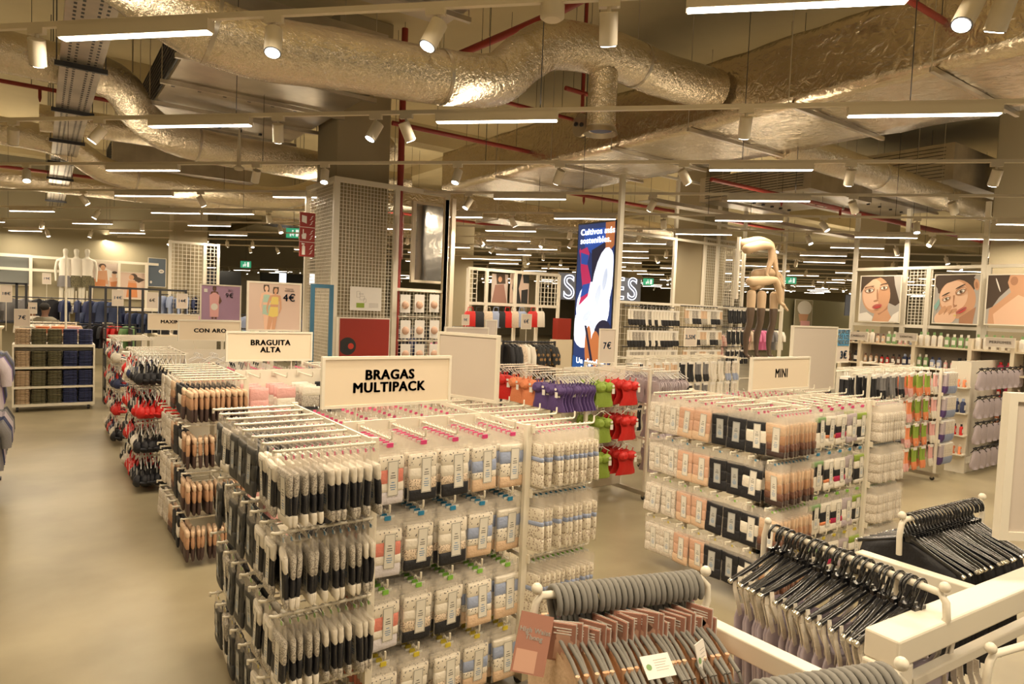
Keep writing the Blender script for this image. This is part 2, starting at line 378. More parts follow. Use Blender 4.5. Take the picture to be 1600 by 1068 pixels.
# galvanised air handling casings at left
def casing(x0, y0, z0, x1, y1, z1, ribs, label):
    r_ = empty('air_handling_unit', (x0, y0, z0)); X, Y, Z = x1-x0, y1-y0, z1-z0
    m = MB().box(0, 0, 0, X, Y, Z)
    for i in range(7):
        for y in (Y*.33, Y*.66): m.box(X*i/7+.05, y-.03, -.03, X*i/7+.09, y+.03, 0, 1)
    m.build('unit_casing', [GALV, DARK], r_)
    for i in range(ribs):
        y = Y*(i+.5)/ribs
        m = MB().bar((-.1, y, -.04), (X+.1, y, -.04), .05, .05)
        rod(m, -.08, y, -.05, 6.6-z0); rod(m, X+.08, y, -.05, 6.6-z0)
        m.build('support_channel', GALV, r_)
    m = MB()
    for i in range(9): m.box(-.02, .15, .06+i*Z/10, -.001, Y-.15, .07+i*Z/10)
    m.build('side_grille', DARK, r_)
    tag(r_, label, 'air unit')
casing(1.3, 7.7, 4.95, 3.45, 13.2, 5.55, 5, 'wide galvanised air unit above the left side of the shop')
casing(1.6, 4.2, 5.35, 3.6, 6.6, 5.9, 3, 'galvanised unit with dark channels above the humped duct')
casing(1.2, 15.9, 4.9, 4.0, 17.4, 5.4, 2, 'farther galvanised air unit behind the first one')
casing(14.2, 5.7, 5.1, 18, 9.4, 5.8, 3, 'blue grey air unit high at the right')
casing(11.4, 6.9, 4.7, 13.6, 9.4, 5.2, 2, 'small grey air unit beyond the rectangular duct')
# cable tray along Y
ct = empty('cable_tray', (.36, 0, 4.7))
m = MB().box(-.18, 3, 0, .18, 24, .01).box(-.19, 3, 0, -.18, 24, .09).box(.18, 3, 0, .19, 24, .09); m.build('tray_channel', GALV, ct)
m = MB()
for i in range(210): 
    for x in (-.12, -.06, .06, .12): m.box(x-.012, 3+.1*i, -.002, x+.012, 3.045+.1*i, -.0005)
m.build('perforations', DARK, ct)
for i in range(9):
    m = MB().bar((-.24, 4.2+2.2*i, -.03), (.24, 4.2+2.2*i, -.03), .04, .05); rod(m, -.22, 4.2+2.2*i, -.03, 1.9); rod(m, .22, 4.2+2.2*i, -.03, 1.9)
    m.build('tray_bracket', DARK, ct)
tag(ct, 'perforated metal cable tray running away overhead at far left', 'cable tray')
ct = empty('cable_tray', (0, 8.9, 4.4))
MB().box(9.2, -.12, 0, 17, .12, .012).box(9.2, -.13, 0, 17, -.12, .07).build('tray_channel', GALV, ct)
tag(ct, 'narrow galvanised cable tray crossing at right beyond the duct', 'cable tray')
# sprinkler pipes
def pipe(pts, r, label, drops=()):
    root = empty('sprinkler_pipe', pts[0]); b = Vector(pts[0])
    MB().tube([Vector(p)-b for p in pts], r, 10).build('pipe_run', PIPE_RED, root)
    for d in drops:
        d = Vector(d)-b
        MB().tube([d, d+Vector((0, 0, -.14))], r*.7, 8).tube([d+Vector((0, 0, -.14)), d+Vector((0, 0, -.20))], [.022, .008], 8).build('sprinkler_head', PIPE_RED, root)
    m = MB()
    for i in range(1, 6):
        p = Vector(pts[0]).lerp(Vector(pts[-1]), i/6)-b; m.tube([p, (p.x, p.y, 6.6-b.z)], .004, 4)
    m.build('pipe_rod', DARK, root)
    tag(root, label, 'sprinkler pipe', 'red sprinkler pipes')
pipe([(-2, 9.2, 5.6), (2.1, 9.2, 5.6)], .03, 'red sprinkler pipe crossing behind the cable tray', [(1, 9.2, 5.58)])
a = on_y(1395, -15, 2.9); b = on_y(1590, 102, 2.9); pipe([a, b], .03, 'red sprinkler pipe ending in a drop head at top right', [b])
a = on_y(613, 192, 9.3); b = on_y(765, 215, 9.3); pipe([a, (b.x+2.8, 9.3, a.z)], .035, 'red pipe leaving the riser beside the column', [(b.x+2.8, 9.3, a.z)])
pipe([(4.55, 9.55, 0.1), (4.55, 9.55, 6.5)], .05, 'thick vertical red riser beside the mesh column')
pipe([(4.55, 9.5, 5.75), (4.9, 6.2, 5.75), (4.9, 3, 5.75)], .05, 'thick red main running towards the camera near the ceiling')
pipe([(4.6, 8.2, 5.3), (7.6, 8.2, 5.3)], .028, 'red sprinkler branch behind the humped duct', [(7.6, 8.2, 5.3)])
pipe([(5.6, 6.9, 5.2), (6.4, 6.9, 5.2)], .03, 'short red pipe visible under the duct hump')
pipe([(5.9, 6.9, 4.95), (5.9, 6.9, 6.4)], .025, 'vertical red pipe rising under the duct hump')
pipe([(1.9, 11.6, 4.7), (4.6, 11.6, 4.7)], .03, 'red pipe left of the mesh column', [(3.2, 11.6, 4.7)])
pipe([(-2, 12, 5.2), (1.8, 12, 5.2)], .03, 'red pipe crossing far left under the ceiling', [(0, 12, 5.2)])
pipe([(-3, 7.2, 5.6), (.6, 7.2, 5.6)], .028, 'red pipe at upper left in front of the tray', [(-.4, 7.2, 5.6)])
pipe([(9.0, 7.2, 4.55), (13, 7.2, 4.55)], .035, 'red pipe right of the rectangular duct', [(11, 7.2, 4.55), (13, 7.2, 4.55)])
pipe([(8.4, 11.5, 4.9), (18, 11.5, 4.9)], .04, 'long red pipe above the sock wall', [(10, 11.5, 4.9)])
pipe([(12, 7.9, 4.75), (24, 7.9, 4.75)], .06, 'thick red main above the beauty posters')
pipe([(2, 17, 4.8), (12, 17, 4.8)], .04, 'distant red pipe behind the mirror bay', [(6, 17, 4.8)])
pipe([(-4, 17.5, 4.8), (2.5, 17.5, 4.8)], .035, 'distant red pipe at far left', [(-1, 17.5, 4.8)])
# smoke detectors, fittings on the tracks
p = on_z(863, 22, 4.0)
r_ = empty('smoke_detector', p); MB().tube([(0, 0, .05), (0, 0, -.02), (0, 0, -.035)], [.07, .07, .05], 20).build('detector_body', HOUSE, r_); MB().tube([(0, 0, .05), (0, 0, 2.6)], .006, 6).build('drop_rod', DARK, r_)
tag(r_, 'round white smoke detector beside the nearest lighting track', 'detector')
p = on_z(373, 262, 4.0)
r_ = empty('smoke_detector', p); MB().tube([(0, 0, .03), (0, 0, 0), (0, 0, -.03)], [.03, .07, .05], 16).build('detector_body', HOUSE, r_); MB().tube([(0, 0, .03), (0, 0, .5)], [.03, .012], 8).build('drop_rod', HOUSE, r_)
tag(r_, 'small white detector on a stalk at the third track, left', 'detector')
# exit signs
EXITG = mat('exit_green', (.05, .42, .22), .5, emit=.6); EXW = mat('exit_white', (.8, .9, .85), .5, emit=.8)
for px, py, D in ((98, 393, 22), (384, 413, 26), (1013, 440, 26), (1236, 438, 26), (459, 364, 18)):
    d = ray(px, py); p = Vector((0, 0, H))+d*D
    m = MB().box(-.2, -.02, -.13, .2, .02, .13, 0)
    for q in ([(-.1, .0), (-.1, -.09), (-.06, -.09), (-.06, 0)], [(-.04, .08), (-.04, .04), (0, .04), (0, .08)], [(-.05, .03), (.03, .01), (.0, -.09), (-.05, -.04)], [(.06, .09), (.06, -.09), (.14, -.09), (.14, .09)]):
        m.poly([(a, -.021, b) for a, b in q], 1)
    m.tube([(0, 0, .13), (0, 0, 6.6-p.z)], .006, 4, 2)
    tag(m.build('exit_sign', [EXITG, EXW, DARK], None, p, -YAW), 'green running-man exit sign hanging, %s' % {98: 'above the back-wall mannequins', 384: 'above the 4 euro poster', 1013: 'right of the neon letters', 1236: 'beyond the stocking legs', 459: 'left of the red fire signs'}[px], 'exit sign')
# ================================================================ CLOTH MATERIALS
C = {
 'white': mat('cloth_white', (.80, .74, .64), .75, bump=.3), 'black': mat('cloth_black', (.012, .012, .016), .6, bump=.3),
 'lace': mat('cloth_lace', (.62, .57, .49), .8, pat='lace', c2=(.26, .23, .20), ps=160), 'dots': mat('cloth_dotted', (.80, .73, .62), .75, pat='dots', c2=(.10, .09, .09), ps=60),
 'leopard': mat('cloth_leopard', (.74, .60, .46), .75, pat='leopard', c2=(.10, .06, .04), ps=120), 'coral': mat('cloth_coral', (.75, .25, .19), .7, bump=.3),
 'lilacwhite': mat('cloth_lilac_white', (.68, .64, .68), .7, bump=.3), 'blue': mat('cloth_blue', (.34, .40, .58), .7, bump=.3), 'beige': mat('cloth_beige', (.68, .48, .32), .7, bump=.3),
 'charcoal': mat('cloth_charcoal', (.05, .05, .05), .55, bump=.3), 'floral': mat('cloth_floral', (.76, .69, .57), .75, pat='leopard', c2=(.35, .26, .20), ps=70),
 'peach': mat('cloth_peach', (.66, .40, .28), .7, bump=.3), 'tan': mat('cloth_tan', (.45, .25, .14), .65, bump=.3), 'brown': mat('cloth_brown', (.16, .07, .045), .6, bump=.3),
 'cocoa': mat('cloth_cocoa', (.055, .03, .025), .6, bump=.3), 'pink': mat('cloth_pink', (.78, .42, .40), .7, bump=.3), 'navy': mat('cloth_navy', (.025, .035, .10), .6, bump=.3),
 'whitelace': mat('cloth_white_lace', (.76, .70, .61), .8, pat='lace', c2=(.58, .50, .42), ps=120), 'red': mat('cloth_red', (.60, .015, .012), .5, bump=.3),
 'orange': mat('cloth_orange', (.80, .27, .12), .6, bump=.3), 'purple': mat('cloth_purple', (.10, .055, .20), .55, bump=.3), 'lime': mat('cloth_lime', (.27, .38, .05), .6, bump=.3),
 'lilac': mat('cloth_lilac', (.47, .40, .43), .6, bump=.3), 'grey': mat('cloth_grey', (.20, .19, .19), .7, bump=.3), 'green': mat('cloth_green', (.20, .34, .14), .7, bump=.2),
 'nude': mat('cloth_nude', (.66, .37, .21), .5, bump=.3), 'denim': mat('cloth_denim', (.05, .075, .16), .7, pat='wave', c2=(.02, .03, .08), ps=30),
 'olivepat': mat('cloth_olive', (.15, .13, .07), .8, pat='leopard', c2=(.02, .02, .012), ps=34), 'sandpat': mat('cloth_sand', (.55, .40, .26), .8, pat='leopard', c2=(.22, .14, .08), ps=34),
 'navypat': mat('cloth_navy_pattern', (.035, .045, .13), .7, pat='leopard', c2=(.008, .008, .02), ps=30), 'darkfloral': mat('cloth_dark_floral', (.015, .015, .015), .7, pat='leopard', c2=(.30, .16, .05), ps=14),
 'magenta': mat('cloth_magenta', (.45, .02, .08), .6), 'hotpink': mat('cloth_hot_pink', (.70, .20, .38), .6, bump=.3), 'yellow': mat('cloth_yellow', (.80, .68, .10), .6),
}
LABW = mat('label_white', (.76, .72, .64), .5); LABG = mat('label_grey', (.48, .48, .46), .5)
TABC = {'pink': mat('tab_pink', (.70, .06, .22), .4), 'blue': mat('tab_blue', (.02, .22, .42), .4), 'green': mat('tab_green', (.22, .50, .06), .4), 'yellow': mat('tab_yellow', (.62, .50, .04), .4), 'purple': mat('tab_purple', (.08, .03, .14), .4)}
LEVTAB = ['pink', 'blue', 'green', 'yellow', 'purple']
# ================================================================ PACK PROTOTYPES (hook at the origin, face towards -Y)
def sq(cx, cy, z, hx, hy, n=16, p=.55, wob=0.):
    out = []
    for k in range(n):
        t = 2*PI*(k+.5)/n; c, s_ = cos(t), sin(t)
        out.append((cx+hx*math.copysign(abs(c)**p, c)+wob*random.uniform(-1, 1), cy+hy*math.copysign(abs(s_)**p, s_)+wob*random.uniform(-1, 1), z))
    return out
def folded(bands, w=.172, th=.028, z0=-.095, z1=-.345, seed=1):
    """puffy folded garments stacked in a pack: one rounded roll per band"""
    random.seed(seed); m = MB(); mats = []; n = len(bands); hs = [b[1] for b in bands]; tot = sum(hs); z = z0
    for (c, h) in bands:
        if C[c] not in mats: mats.append(C[c])
        mi = mats.index(C[c]); dz = (z1-z0)*h/tot; za, zb = z, z+dz*1.04; z += dz
        k = random.uniform(.94, 1.04); ox = random.uniform(-.003, .003); secs = []
        for t, a in ((0, .55), (.07, .86), (.25, 1), (.6, 1.02), (.9, .93), (1, .62)):
            secs.append(sq(ox, 0, za+(zb-za)*t, w/2*(k*(.93+.07*a)), th/2*a*random.uniform(.9, 1.1), 16, .5, .0012))
        m.loft(secs, mi)
    return m.mesh('folded_briefs', mats)
def bagmesh(w=.188, z0=-.018, z1=-.355, seed=0):
    random.seed(seed); m = MB(); nx, nz = 4, 7; vs = []; fs = []
    for j in range(nz+1):
        for i in range(nx+1):
            x = -w/2+w*i/nx; zz = z0+(z1-z0)*j/nz
            vs.append((x, .003*sin(j*1.7+i*2.1+seed)+random.uniform(-.0015, .0015), zz))
    for j in range(nz):
        for i in range(nx): a = j*(nx+1)+i; fs.append((a, a+1, a+nx+2, a+nx+1))
    m.add(vs, fs, 0, True)
    # front pillow over the stack header
    m.loft([sq(0, 0, -.03, w*.40, .003, 10), sq(0, 0, -.07, w*.46, .008, 10), sq(0, 0, -.10, w*.45, .013, 10)], 0, caps=False)
    return m.mesh('plastic_bag', BAG)
def labmesh(card, w=.052, z0=-.135, z1=-.285, y=-.0150, dx=0.):
    m = MB(); m.box(dx-w/2, y, z1, dx+w/2, y+.0008, z0, 0)
    t = .0016; yy = y-.0004
    for a in (dx-w/2+.002, dx+w/2-.002-t): m.box(a, yy, z1+.003, a+t, yy+.0004, z0-.003, 1)
    for b in (z0-.003-t, z1+.003): m.box(dx-w/2+.002, yy, b, dx+w/2-.002, yy+.0004, b+t, 1)
    for i, (ww, dz) in enumerate(((.3, .35), (.45, .43), (.5, .49), (.3, .62), (.5, .7), (.55, .76), (.4, .82))):
        zz = z0+(z1-z0)*dz; m.box(dx-w*ww/2, yy, zz, dx+w*ww/2, yy+.0004, zz+.0035, 1 if i < 3 else 2)
    return m.mesh('label_card', [card, INK, BLUEINK])
LAB_W = labmesh(LABW, .062, -.115, -.305, y=-.0165, dx=.016); LAB_G = labmesh(LABG, .066, -.13, -.29, y=-.0165, dx=.0)
HOOKM = mat('clear_hook', (.78, .76, .70), .25, alpha=.75)
def hookmesh():
    m = MB(); m.tube([(0, -.010, .0), (0, -.006, .010), (0, .002, .012), (0, .010, .006), (0, .008, -.008), (0, 0, -.02)], .0022, 5)
    m.box(-.04, -.0015, -.032, .04, .0015, -.02); return m.mesh('hanger_hook', HOOKM)
HOOK = hookmesh()
TABM = {k: MB().box(-.017, -.010, -.044, .017, .006, -.022).mesh('size_tab', v) for k, v in TABC.items()}
TABL = {k: MB().box(.006, -.003, -.040, .022, .003, -.022).mesh('size_tab', v) for k, v in TABC.items()}
BAGS = [bagmesh(seed=i) for i in range(3)]
STY = {}
def style(key, bands, desc, lab='w', **kw):
    STY[key] = dict(me=[folded(bands, seed=i*7+len(key), **kw) for i in range(2)], bands=bands, desc=desc, lab=lab)
style('coral', [('dots', 1), ('coral', 1.1), ('white', .7), ('lilacwhite', 1)], 'dotted, coral and white briefs pack')
style('leo', [('dots', 1.1), ('white', .9), ('leopard', .9), ('black', .9)], 'dotted, leopard and black briefs pack')
style('bw', [('dots', 1), ('white', .8), ('leopard', .6), ('black', .9)], 'dotted white briefs pack with black base')
style('bluebeige', [('dots', 1.1), ('blue', 1), ('dots', .6), ('beige', 1)], 'dotted, blue and beige briefs pack')
style('bluewhite', [('white', .5), ('blue', .9), ('dots', 1), ('beige', .8)], 'white, blue and beige briefs pack')
style('lbw', [('lace', 1.2), ('black', 1), ('white', .6)], 'grey lace and black briefs pack', th=.03)
style('wbw', [('white', .9), ('black', 1.5), ('lace', .6)], 'white and black briefs pack', th=.03)
style('char', [('charcoal', 1), ('charcoal', 1), ('charcoal', 1)], 'plain charcoal briefs pack', 'g')
style('floral', [('floral', 1), ('blue', .35), ('floral', 1), ('floral', 1)], 'cream floral briefs pack', th=.026)
style('wlace', [('whitelace', 1), ('whitelace', 1), ('whitelace', 1)], 'white lace briefs pack')
style('peach', [('peach', 1), ('peach', 1), ('beige', .8)], 'peach briefs pack')
style('black', [('black', 1), ('black', 1), ('black', 1)], 'plain black briefs pack', 'g')
style('blackw', [('black', .7), ('white', .9), ('black', .9)], 'black and white banded briefs pack')
style('skin', [('beige', 1), ('tan', .9), ('brown', .7), ('cocoa', .6)], 'beige to brown graded briefs pack')
style('skinlong', [('beige', .6), ('tan', 1.2), ('cocoa', 1.3)], 'tan and dark brown briefs pack', th=.034)
style('mix', [('white', .8), ('black', .9), ('orange', .3), ('white', .7)], 'white, black and orange briefs pack')
style('mixg', [('green', .4), ('black', .8), ('white', 1.2)], 'green, black and white briefs pack')
style('mixr', [('white', 1), ('black', .6), ('magenta', .5), ('white', .6)], 'white, black and magenta briefs pack')
style('mixl', [('lilac', 1), ('white', 1), ('lilac', .6)], 'lilac and white briefs pack')
style('lime', [('lime', .5), ('white', .6), ('black', .9), ('white', .3)], 'lime, white and black briefs pack')
style('pink', [('pink', 1), ('pink', .8), ('white', .5)], 'pink briefs pack')
style('pinkw', [('pink', .8), ('white', .8), ('pink', .5)], 'pink and white briefs pack')
style('greyp', [('white', .8), ('lace', 1), ('black', .6)], 'white and grey briefs pack')
def place_pack(sty, pos, rz, lvl, label, group, front=True, rich=True, name='briefs_multipack'):
    s_ = STY[sty]
    root = empty(name, pos) if False else new(name, s_['me'][random.randrange(2)], None, pos)
    root.rotation_euler = (random.uniform(-.05, .05), random.uniform(-.04, .04), rz+random.uniform(-.09, .09))
    if rich:
        new('plastic_bag', BAGS[random.randrange(3)], root)
        if front: new('label_card', LAB_G if s_['lab'] == 'g' else LAB_W, root)
        new('hanger_hook', HOOK, root)
        new('size_tab', TABM[LEVTAB[lvl]] if front is True else TABL[LEVTAB[lvl]], root)
    tag(root, label, 'underwear pack', group)
    return root
class Heap:
    """packs too many to count one by one: one object"""
    def __init__(s, name): s.m = MB(); s.mats = [BAG, HOOKM]; s.name = name
    def mi(s, M):
        if M not in s.mats: s.mats.append(M)
        return s.mats.index(M)
    def pack(s, sty, pos, rz, lvl):
        bands = STY[sty]['bands']; tot = sum(b[1] for b in bands); z = -.10; c, q = cos(rz), sin(rz)
        def T(v): return [(pos[0]+x*c-y*q, pos[1]+x*q+y*c, pos[2]+zz) for x, y, zz in v]
        for col, h in bands:
            dz = .245*h/tot; s.m.loft([T(sq(0, 0, z, .066, .006, 8)), T(sq(0, 0, z-dz*.5, .074, .013, 8)), T(sq(0, 0, z-dz, .066, .006, 8))], s.mi(C[col])); z -= dz
        s.m.add(T([(-.08, 0, -.018), (.08, 0, -.018), (.08, 0, -.1), (-.08, 0, -.1)]), [(0, 1, 2, 3)], 0)
        b = T([(-.008, -.005, -.04), (.014, -.005, -.04), (.014, -.005, -.022), (-.008, -.005, -.022)]); s.m.add(b, [(0, 1, 2, 3)], s.mi(TABC[LEVTAB[lvl]]))
        s.m.tube(T([(0, -.01, 0), (0, 0, .012), (0, .008, 0), (0, 0, -.02)]), .0025, 4, 1, caps=False)
    def done(s, label, cat):
        if s.m.v: tag(s.m.build(s.name, s.mats), label, cat, None, 'stuff')
# ================================================================ RACK
def ubar(L, r=.0075):   # left type: closed loop end; along -X from 0
    m = MB()
    for dz in (0, ): m.tube([(0, -.016, dz), (-L+.02, -.016, dz), (-L+.006, -.011, dz), (-L, 0, dz), (-L, .004, dz-.0), (-L, .004, -.025)], r, 7)
    for i in range(13): x = -L+.03+i*(L-.05)/12; m.tube([(x-.002, -.016, 0), (x+.002, -.016, 0)], r+.0035, 7)
    return m.mesh('display_arm', WHITE)
def tipbar(L, r=.006):  # straight prong with upturned tip; along -Y from 0
    m = MB(); m.tube([(0, 0, 0), (0, -L+.015, 0), (0, -L+.004, .004), (0, -L, .014), (0, -L, .045)], r, 7)
    for i in range(12): y = -.03-i*(L-.06)/11; m.tube([(0, y-.002, 0), (0, y+.002, 0)], r+.003, 7)
    m.box(-.02, -.012, -.03, .02, -.001, .02)
    return m.mesh('display_arm', WHITE)
def rack(name, label, cat, x0, x1, y0, nb, pitch, lv, arm=.5, prongs=5, post=True, left=True, right=True, depth=.42):
    r_ = empty(name, (x0, y0, 0)); W_ = x1-x0; L = pitch*(nb-1); top = lv[0]
    ub, tb, tp_ = ubar(arm), tipbar(arm), tipbar(depth)
    for x in (0, W_):
        for y in (.02, L):
            MB().box(x-.02, y-.015, .1, x+.02, y+.015, top+.02).build('corner_post', WHITE, r_)
    MB().bar((0, -.05, .09), (0, L+.05, .09), .05, .05).bar((W_, -.05, .09), (W_, L+.05, .09), .05, .05).bar((0, L/2, .09), (W_, L/2, .09), .05, .05).build('base_frame', GALV, r_)
    for x in (-.02, W_+.02):
        for y in (.05, L-.05):
            m = MB().tube([(x-.012, y, .03), (x+.012, y, .03)], .03, 14, 0).box(x-.02, y-.015, .035, x+.02, y+.015, .062, 1)
            m.build('caster', [DARK, GALV], r_)
    yb = depth+.02
    MB().box(.0, yb, .12, W_, yb+.015, top+.03).build('back_panel', WHITE, r_)
    for z in lv:
        for x in (-.012, W_): MB().box(x, .02, z-.012, x+.012, L, z+.012).build('side_rail', WHITE, r_)
        if left:
            for j in range(nb): new('display_arm', ub, r_, (-.01, j*pitch, z))
        if right:
            for j in range(nb):
                o = new('display_arm', tb, r_, (W_+.01, j*pitch, z)); o.rotation_euler = (0, 0, PI/2)
        for j in range(prongs):
            new('display_arm', tp_, r_, (W_*(j+.5)/prongs, yb, z))
    tag(r_, label, cat)
    return r_
LV = [1.59, 1.20, .80, .41]
# ---------------- the big multipack rack
rack('display_rack', 'white display rack of hanging multipacks under the BRAGAS MULTIPACK board', 'display rack', 1.41, 2.40, 3.15, 8, .19, LV)
def stock(x0, x1, y0, nb, pitch, lv, arm, prongs, depth, LS, FS, RS, where, short, nl=12, nfront=8, nr=12, outer=3, heapname='hanging_briefs_packs', frontleft=None, cap=300, name='briefs_multipack', rich=True, rheap=10):
    """LS style per left arm; FS style per prong; RS style of right arms"""
    random.seed(11); hp = Heap(heapname); cnt = 0
    for l, z in enumerate(lv):
        tier = TIER[l]
        for j in range(nb):   # left arms
            y = y0+j*pitch-.016
            for i in range(nl):
                x = x0-arm+.035+i*(arm-.06)/(nl-1)
                sty = LS[j]
                if j == 0 and frontleft: sty = frontleft(l, i)
                if j == 0 or i < (outer if l < 3 else 2):
                    if inview(x, y, z-.2, 20) and cnt < cap:
                        cnt += 1
                        if j == 0: lab = '%s, %s along nearest left arm, %s tier, %s' % (STY[sty]['desc'], ORD[i], tier, short)
                        else: lab = '%s, %s from tip, %s left arm, %s tier, %s' % (STY[sty]['desc'], ORD[i], ORD[j], tier, short)
                        place_pack(sty, (x, y, z), -PI/2 if j else (-PI/2 if l % 2 == 0 else -PI/2-.12), l, lab, 'packs on the left arms, '+where, front=(i == 0 and 1) or ('side' if i else 1), rich=rich and (j == 0 or i == 0), name=name)
                elif l == 0 and i < nl: hp.pack(sty, (x, y, z), -PI/2, l)
        for j in range(prongs):
            x = x0+(x1-x0)*(j+.5)/prongs; n = nfront
            for i in range(n):
                y = y0+.045+i*(depth-.07)/(n-1)
                if inview(x, y, z-.2, 20) and cnt < cap:
                    cnt += 1; sty = FS[j]
                    lab = '%s, %s deep, %s prong, %s tier, %s' % (STY[sty]['desc'], ORD[i], ORD[j], tier, short)
                    place_pack(sty, (x, y, z), 0, l, lab, 'packs on the front prongs, '+where, front=True, name=name, rich=rich)
            if l == 0:
                for i in range(10): hp.pack(FS[(j+2) % len(FS)], (x, y0+depth+.1+i*(pitch*(nb-1)-depth-.12)/10, z), 0, l)
        for j in range(nb):
            y = y0+j*pitch
            for i in range(nr):
                x = x1+.04+i*(arm-.07)/(nr-1)
                if j == 0:
                    if inview(x, y, z-.2, 20) and cnt < cap:
                        cnt += 1; lab = '%s, %s along nearest right arm, %s tier, %s' % (STY[RS]['desc'], ORD[i], tier, short)
                        place_pack(RS, (x, y, z), PI/2+(0 if l == 0 else .25), l, lab, 'packs on the right arms, '+where, front='side', name=name, rich=rich)
                elif l == 0: hp.pack(RS, (x, y, z), PI/2, l)
    hp.done('many more packs filling the hidden arms behind the front ones, '+where, 'underwear packs')
    return cnt
n1 = stock(1.41, 2.40, 3.15, 8, .19, LV, .5, 5, .42, ['wbw', 'wbw', 'wbw', 'char', 'char', 'char', 'lbw', 'char'], ['coral', 'leo', 'bw', 'bluebeige', 'bluewhite'], 'floral',
      'multipack rack', 'multipack rack', frontleft=lambda l, i: (('lbw' if i < 5 else 'wbw') if l != 1 else ('wbw' if i == 0 or i > 9 else 'lbw')), cap=330)
# ---------------- the mini rack
LV2 = [1.59, 1.215, .845, .475]
rack('display_rack', 'white display rack of hanging brief packs under the MINI board', 'display rack', 5.08, 6.10, 2.97, 8, .17, LV2, prongs=6)
n2 = stock(5.08, 6.10, 2.97, 8, .17, LV2, .5, 6, .42, ['skin', 'blackw', 'black', 'black', 'peach', 'peach', 'wlace', 'wlace'], ['mix', 'mixg', 'mix', 'mixr', 'mixl', 'lime'], 'wlace',
      'mini briefs rack', 'mini rack', nl=10, nfront=4, nr=11, outer=2, cap=300, name='mini_briefs_pack')
# ---------------- the high waist rack
rack('display_rack', 'white display rack under the BRAGUITA ALTA board', 'display rack', 1.50, 2.45, 6.12, 8, .2, LV, prongs=4)
n3 = stock(1.50, 2.45, 6.12, 8, .2, LV, .5, 4, .42, ['skinlong', 'skinlong', 'blackw', 'black', 'skin', 'wlace', 'wlace', 'wlace'], ['pink', 'pinkw', 'greyp', 'black'], 'pinkw',
      'high waist briefs rack', 'high-waist rack', nl=11, nfront=4, nr=9, outer=2, cap=210, name='high_waist_briefs_pack', rich=False)
print('packs', n1, n2, n3)
# ================================================================ SIGN BOARDS
def board(name, x0, z0, x1, z1, y, label, cat, lines=(), size=.1, frame=WHITE, face=BOARD, ink=INK, th=.03, pole=None, fr=.018, rz=0, bold=.003, stretch=1., spacing=.95, group=None):
    cx, cz = (x0+x1)/2, (z0+z1)/2; w, h = x1-x0, z1-z0
    r_ = empty(name, (cx, y, z0), rz)
    m = MB()
    for a in (-w/2, w/2-fr): m.box(a, -th/2, 0, a+fr, th/2, h)
    m.box(-w/2+fr, -th/2, 0, w/2-fr, th/2, fr); m.box(-w/2+fr, -th/2, h-fr, w/2-fr, th/2, h)
    m.build('sign_frame', frame, r_)
    MB().box(-w/2+fr, -th/2+.008, fr, w/2-fr, th/2-.008, h-fr).build('sign_face', face, r_)
    if lines:
        txt('lettering', '\n'.join(lines), size, ink, r_, (0, -th/2+.0065, h/2), (PI/2, 0, 0), bold=bold, sx=stretch, space=spacing)
    if pole is not None:
        for px_ in ((-w*.25, w*.25) if w > .5 else (0,)):
            MB().tube([(px_, 0, 0), (px_, 0, pole-z0)], .006, 6).build('sign_pole', WHITE, r_)
    tag(r_, label, cat, group); return r_
def bsize(px0, py0, px1, py1, y):
    a = on_y(px0, py0, y); b = on_y(px1, py1, y); return a.x, b.z, b.x, a.z
x0, z0, x1, z1 = bsize(503, 557, 702, 628, 3.9)
board('sign_board', x0, z0, x1, z1, 3.9, 'large cream sign board reading BRAGAS MULTIPACK on the nearest rack', 'sign', ['BRAGAS', 'MULTIPACK'], .086, pole=1.45, stretch=1.0, bold=.0040, spacing=.92)
x0, z0, x1, z1 = bsize(353, 517, 487, 563, 6.9)
board('sign_board', x0, z0, x1, z1, 6.9, 'cream sign board reading BRAGUITA ALTA on the second rack', 'sign', ['BRAGUITA', 'ALTA'], .076, pole=1.45, stretch=1.0, bold=.0036, spacing=.95)
x0, z0, x1, z1 = bsize(278, 499, 376, 533, 9.7)
board('sign_board', x0, z0, x1+.0, z1, 9.7, 'cream sign board reading CON ARO on the bra rack', 'sign', ['CON ARO'], .074, pole=1.45, stretch=1.1, bold=.0036)
x0, z0, x1, z1 = bsize(231, 489, 310, 516, 12.4)
board('sign_board', x0, z0, x1, z1, 12.4, 'farthest cream sign board reading MAXIM, partly covered', 'sign', ['MAXIM    '], .076, pole=1.45, stretch=1.1, bold=.0036)
x0, z0, x1, z1 = bsize(1174, 558, 1262, 606, 3.6)
board('sign_board', x0, z0, x1, z1, 3.6, 'cream sign board reading MINI on the rack at right', 'sign', ['MINI'], .115, pole=1.45, stretch=.8, bold=.0030)
x0, z0, x1, z1 = bsize(1238, 508, 1302, 608, 3.95)
board('sign_board', x0, z0, x1, z1, 3.95, 'tall blank grey board standing behind the MINI board', 'sign', face=PANEL, pole=1.45)
# panels seen obliquely next to the boards
a = on_y(716, 628, 4.25)
board('sign_board', 2.35, 1.60, 2.95, 2.10, 4.3, 'blank board set sideways at the right end of BRAGAS MULTIPACK', 'sign', face=PANEL, pole=1.45, rz=-1.25, fr=.022)
x0, z0, x1, z1 = bsize(695, 510, 762, 546, 7.6)
board('sign_board', x0, z0, x1, z1, 7.6, 'grey sign board ending in ...CO right of the mirror bay', 'sign', ['    CO'], .10, face=PANEL, pole=1.45)
x0, z0, x1, z1 = bsize(758, 499, 775, 540, 7.7)
board('sign_board', x0, z0, x1, z1, 7.7, 'small blank upright board beside the CO board', 'sign', face=PANEL, pole=1.45)
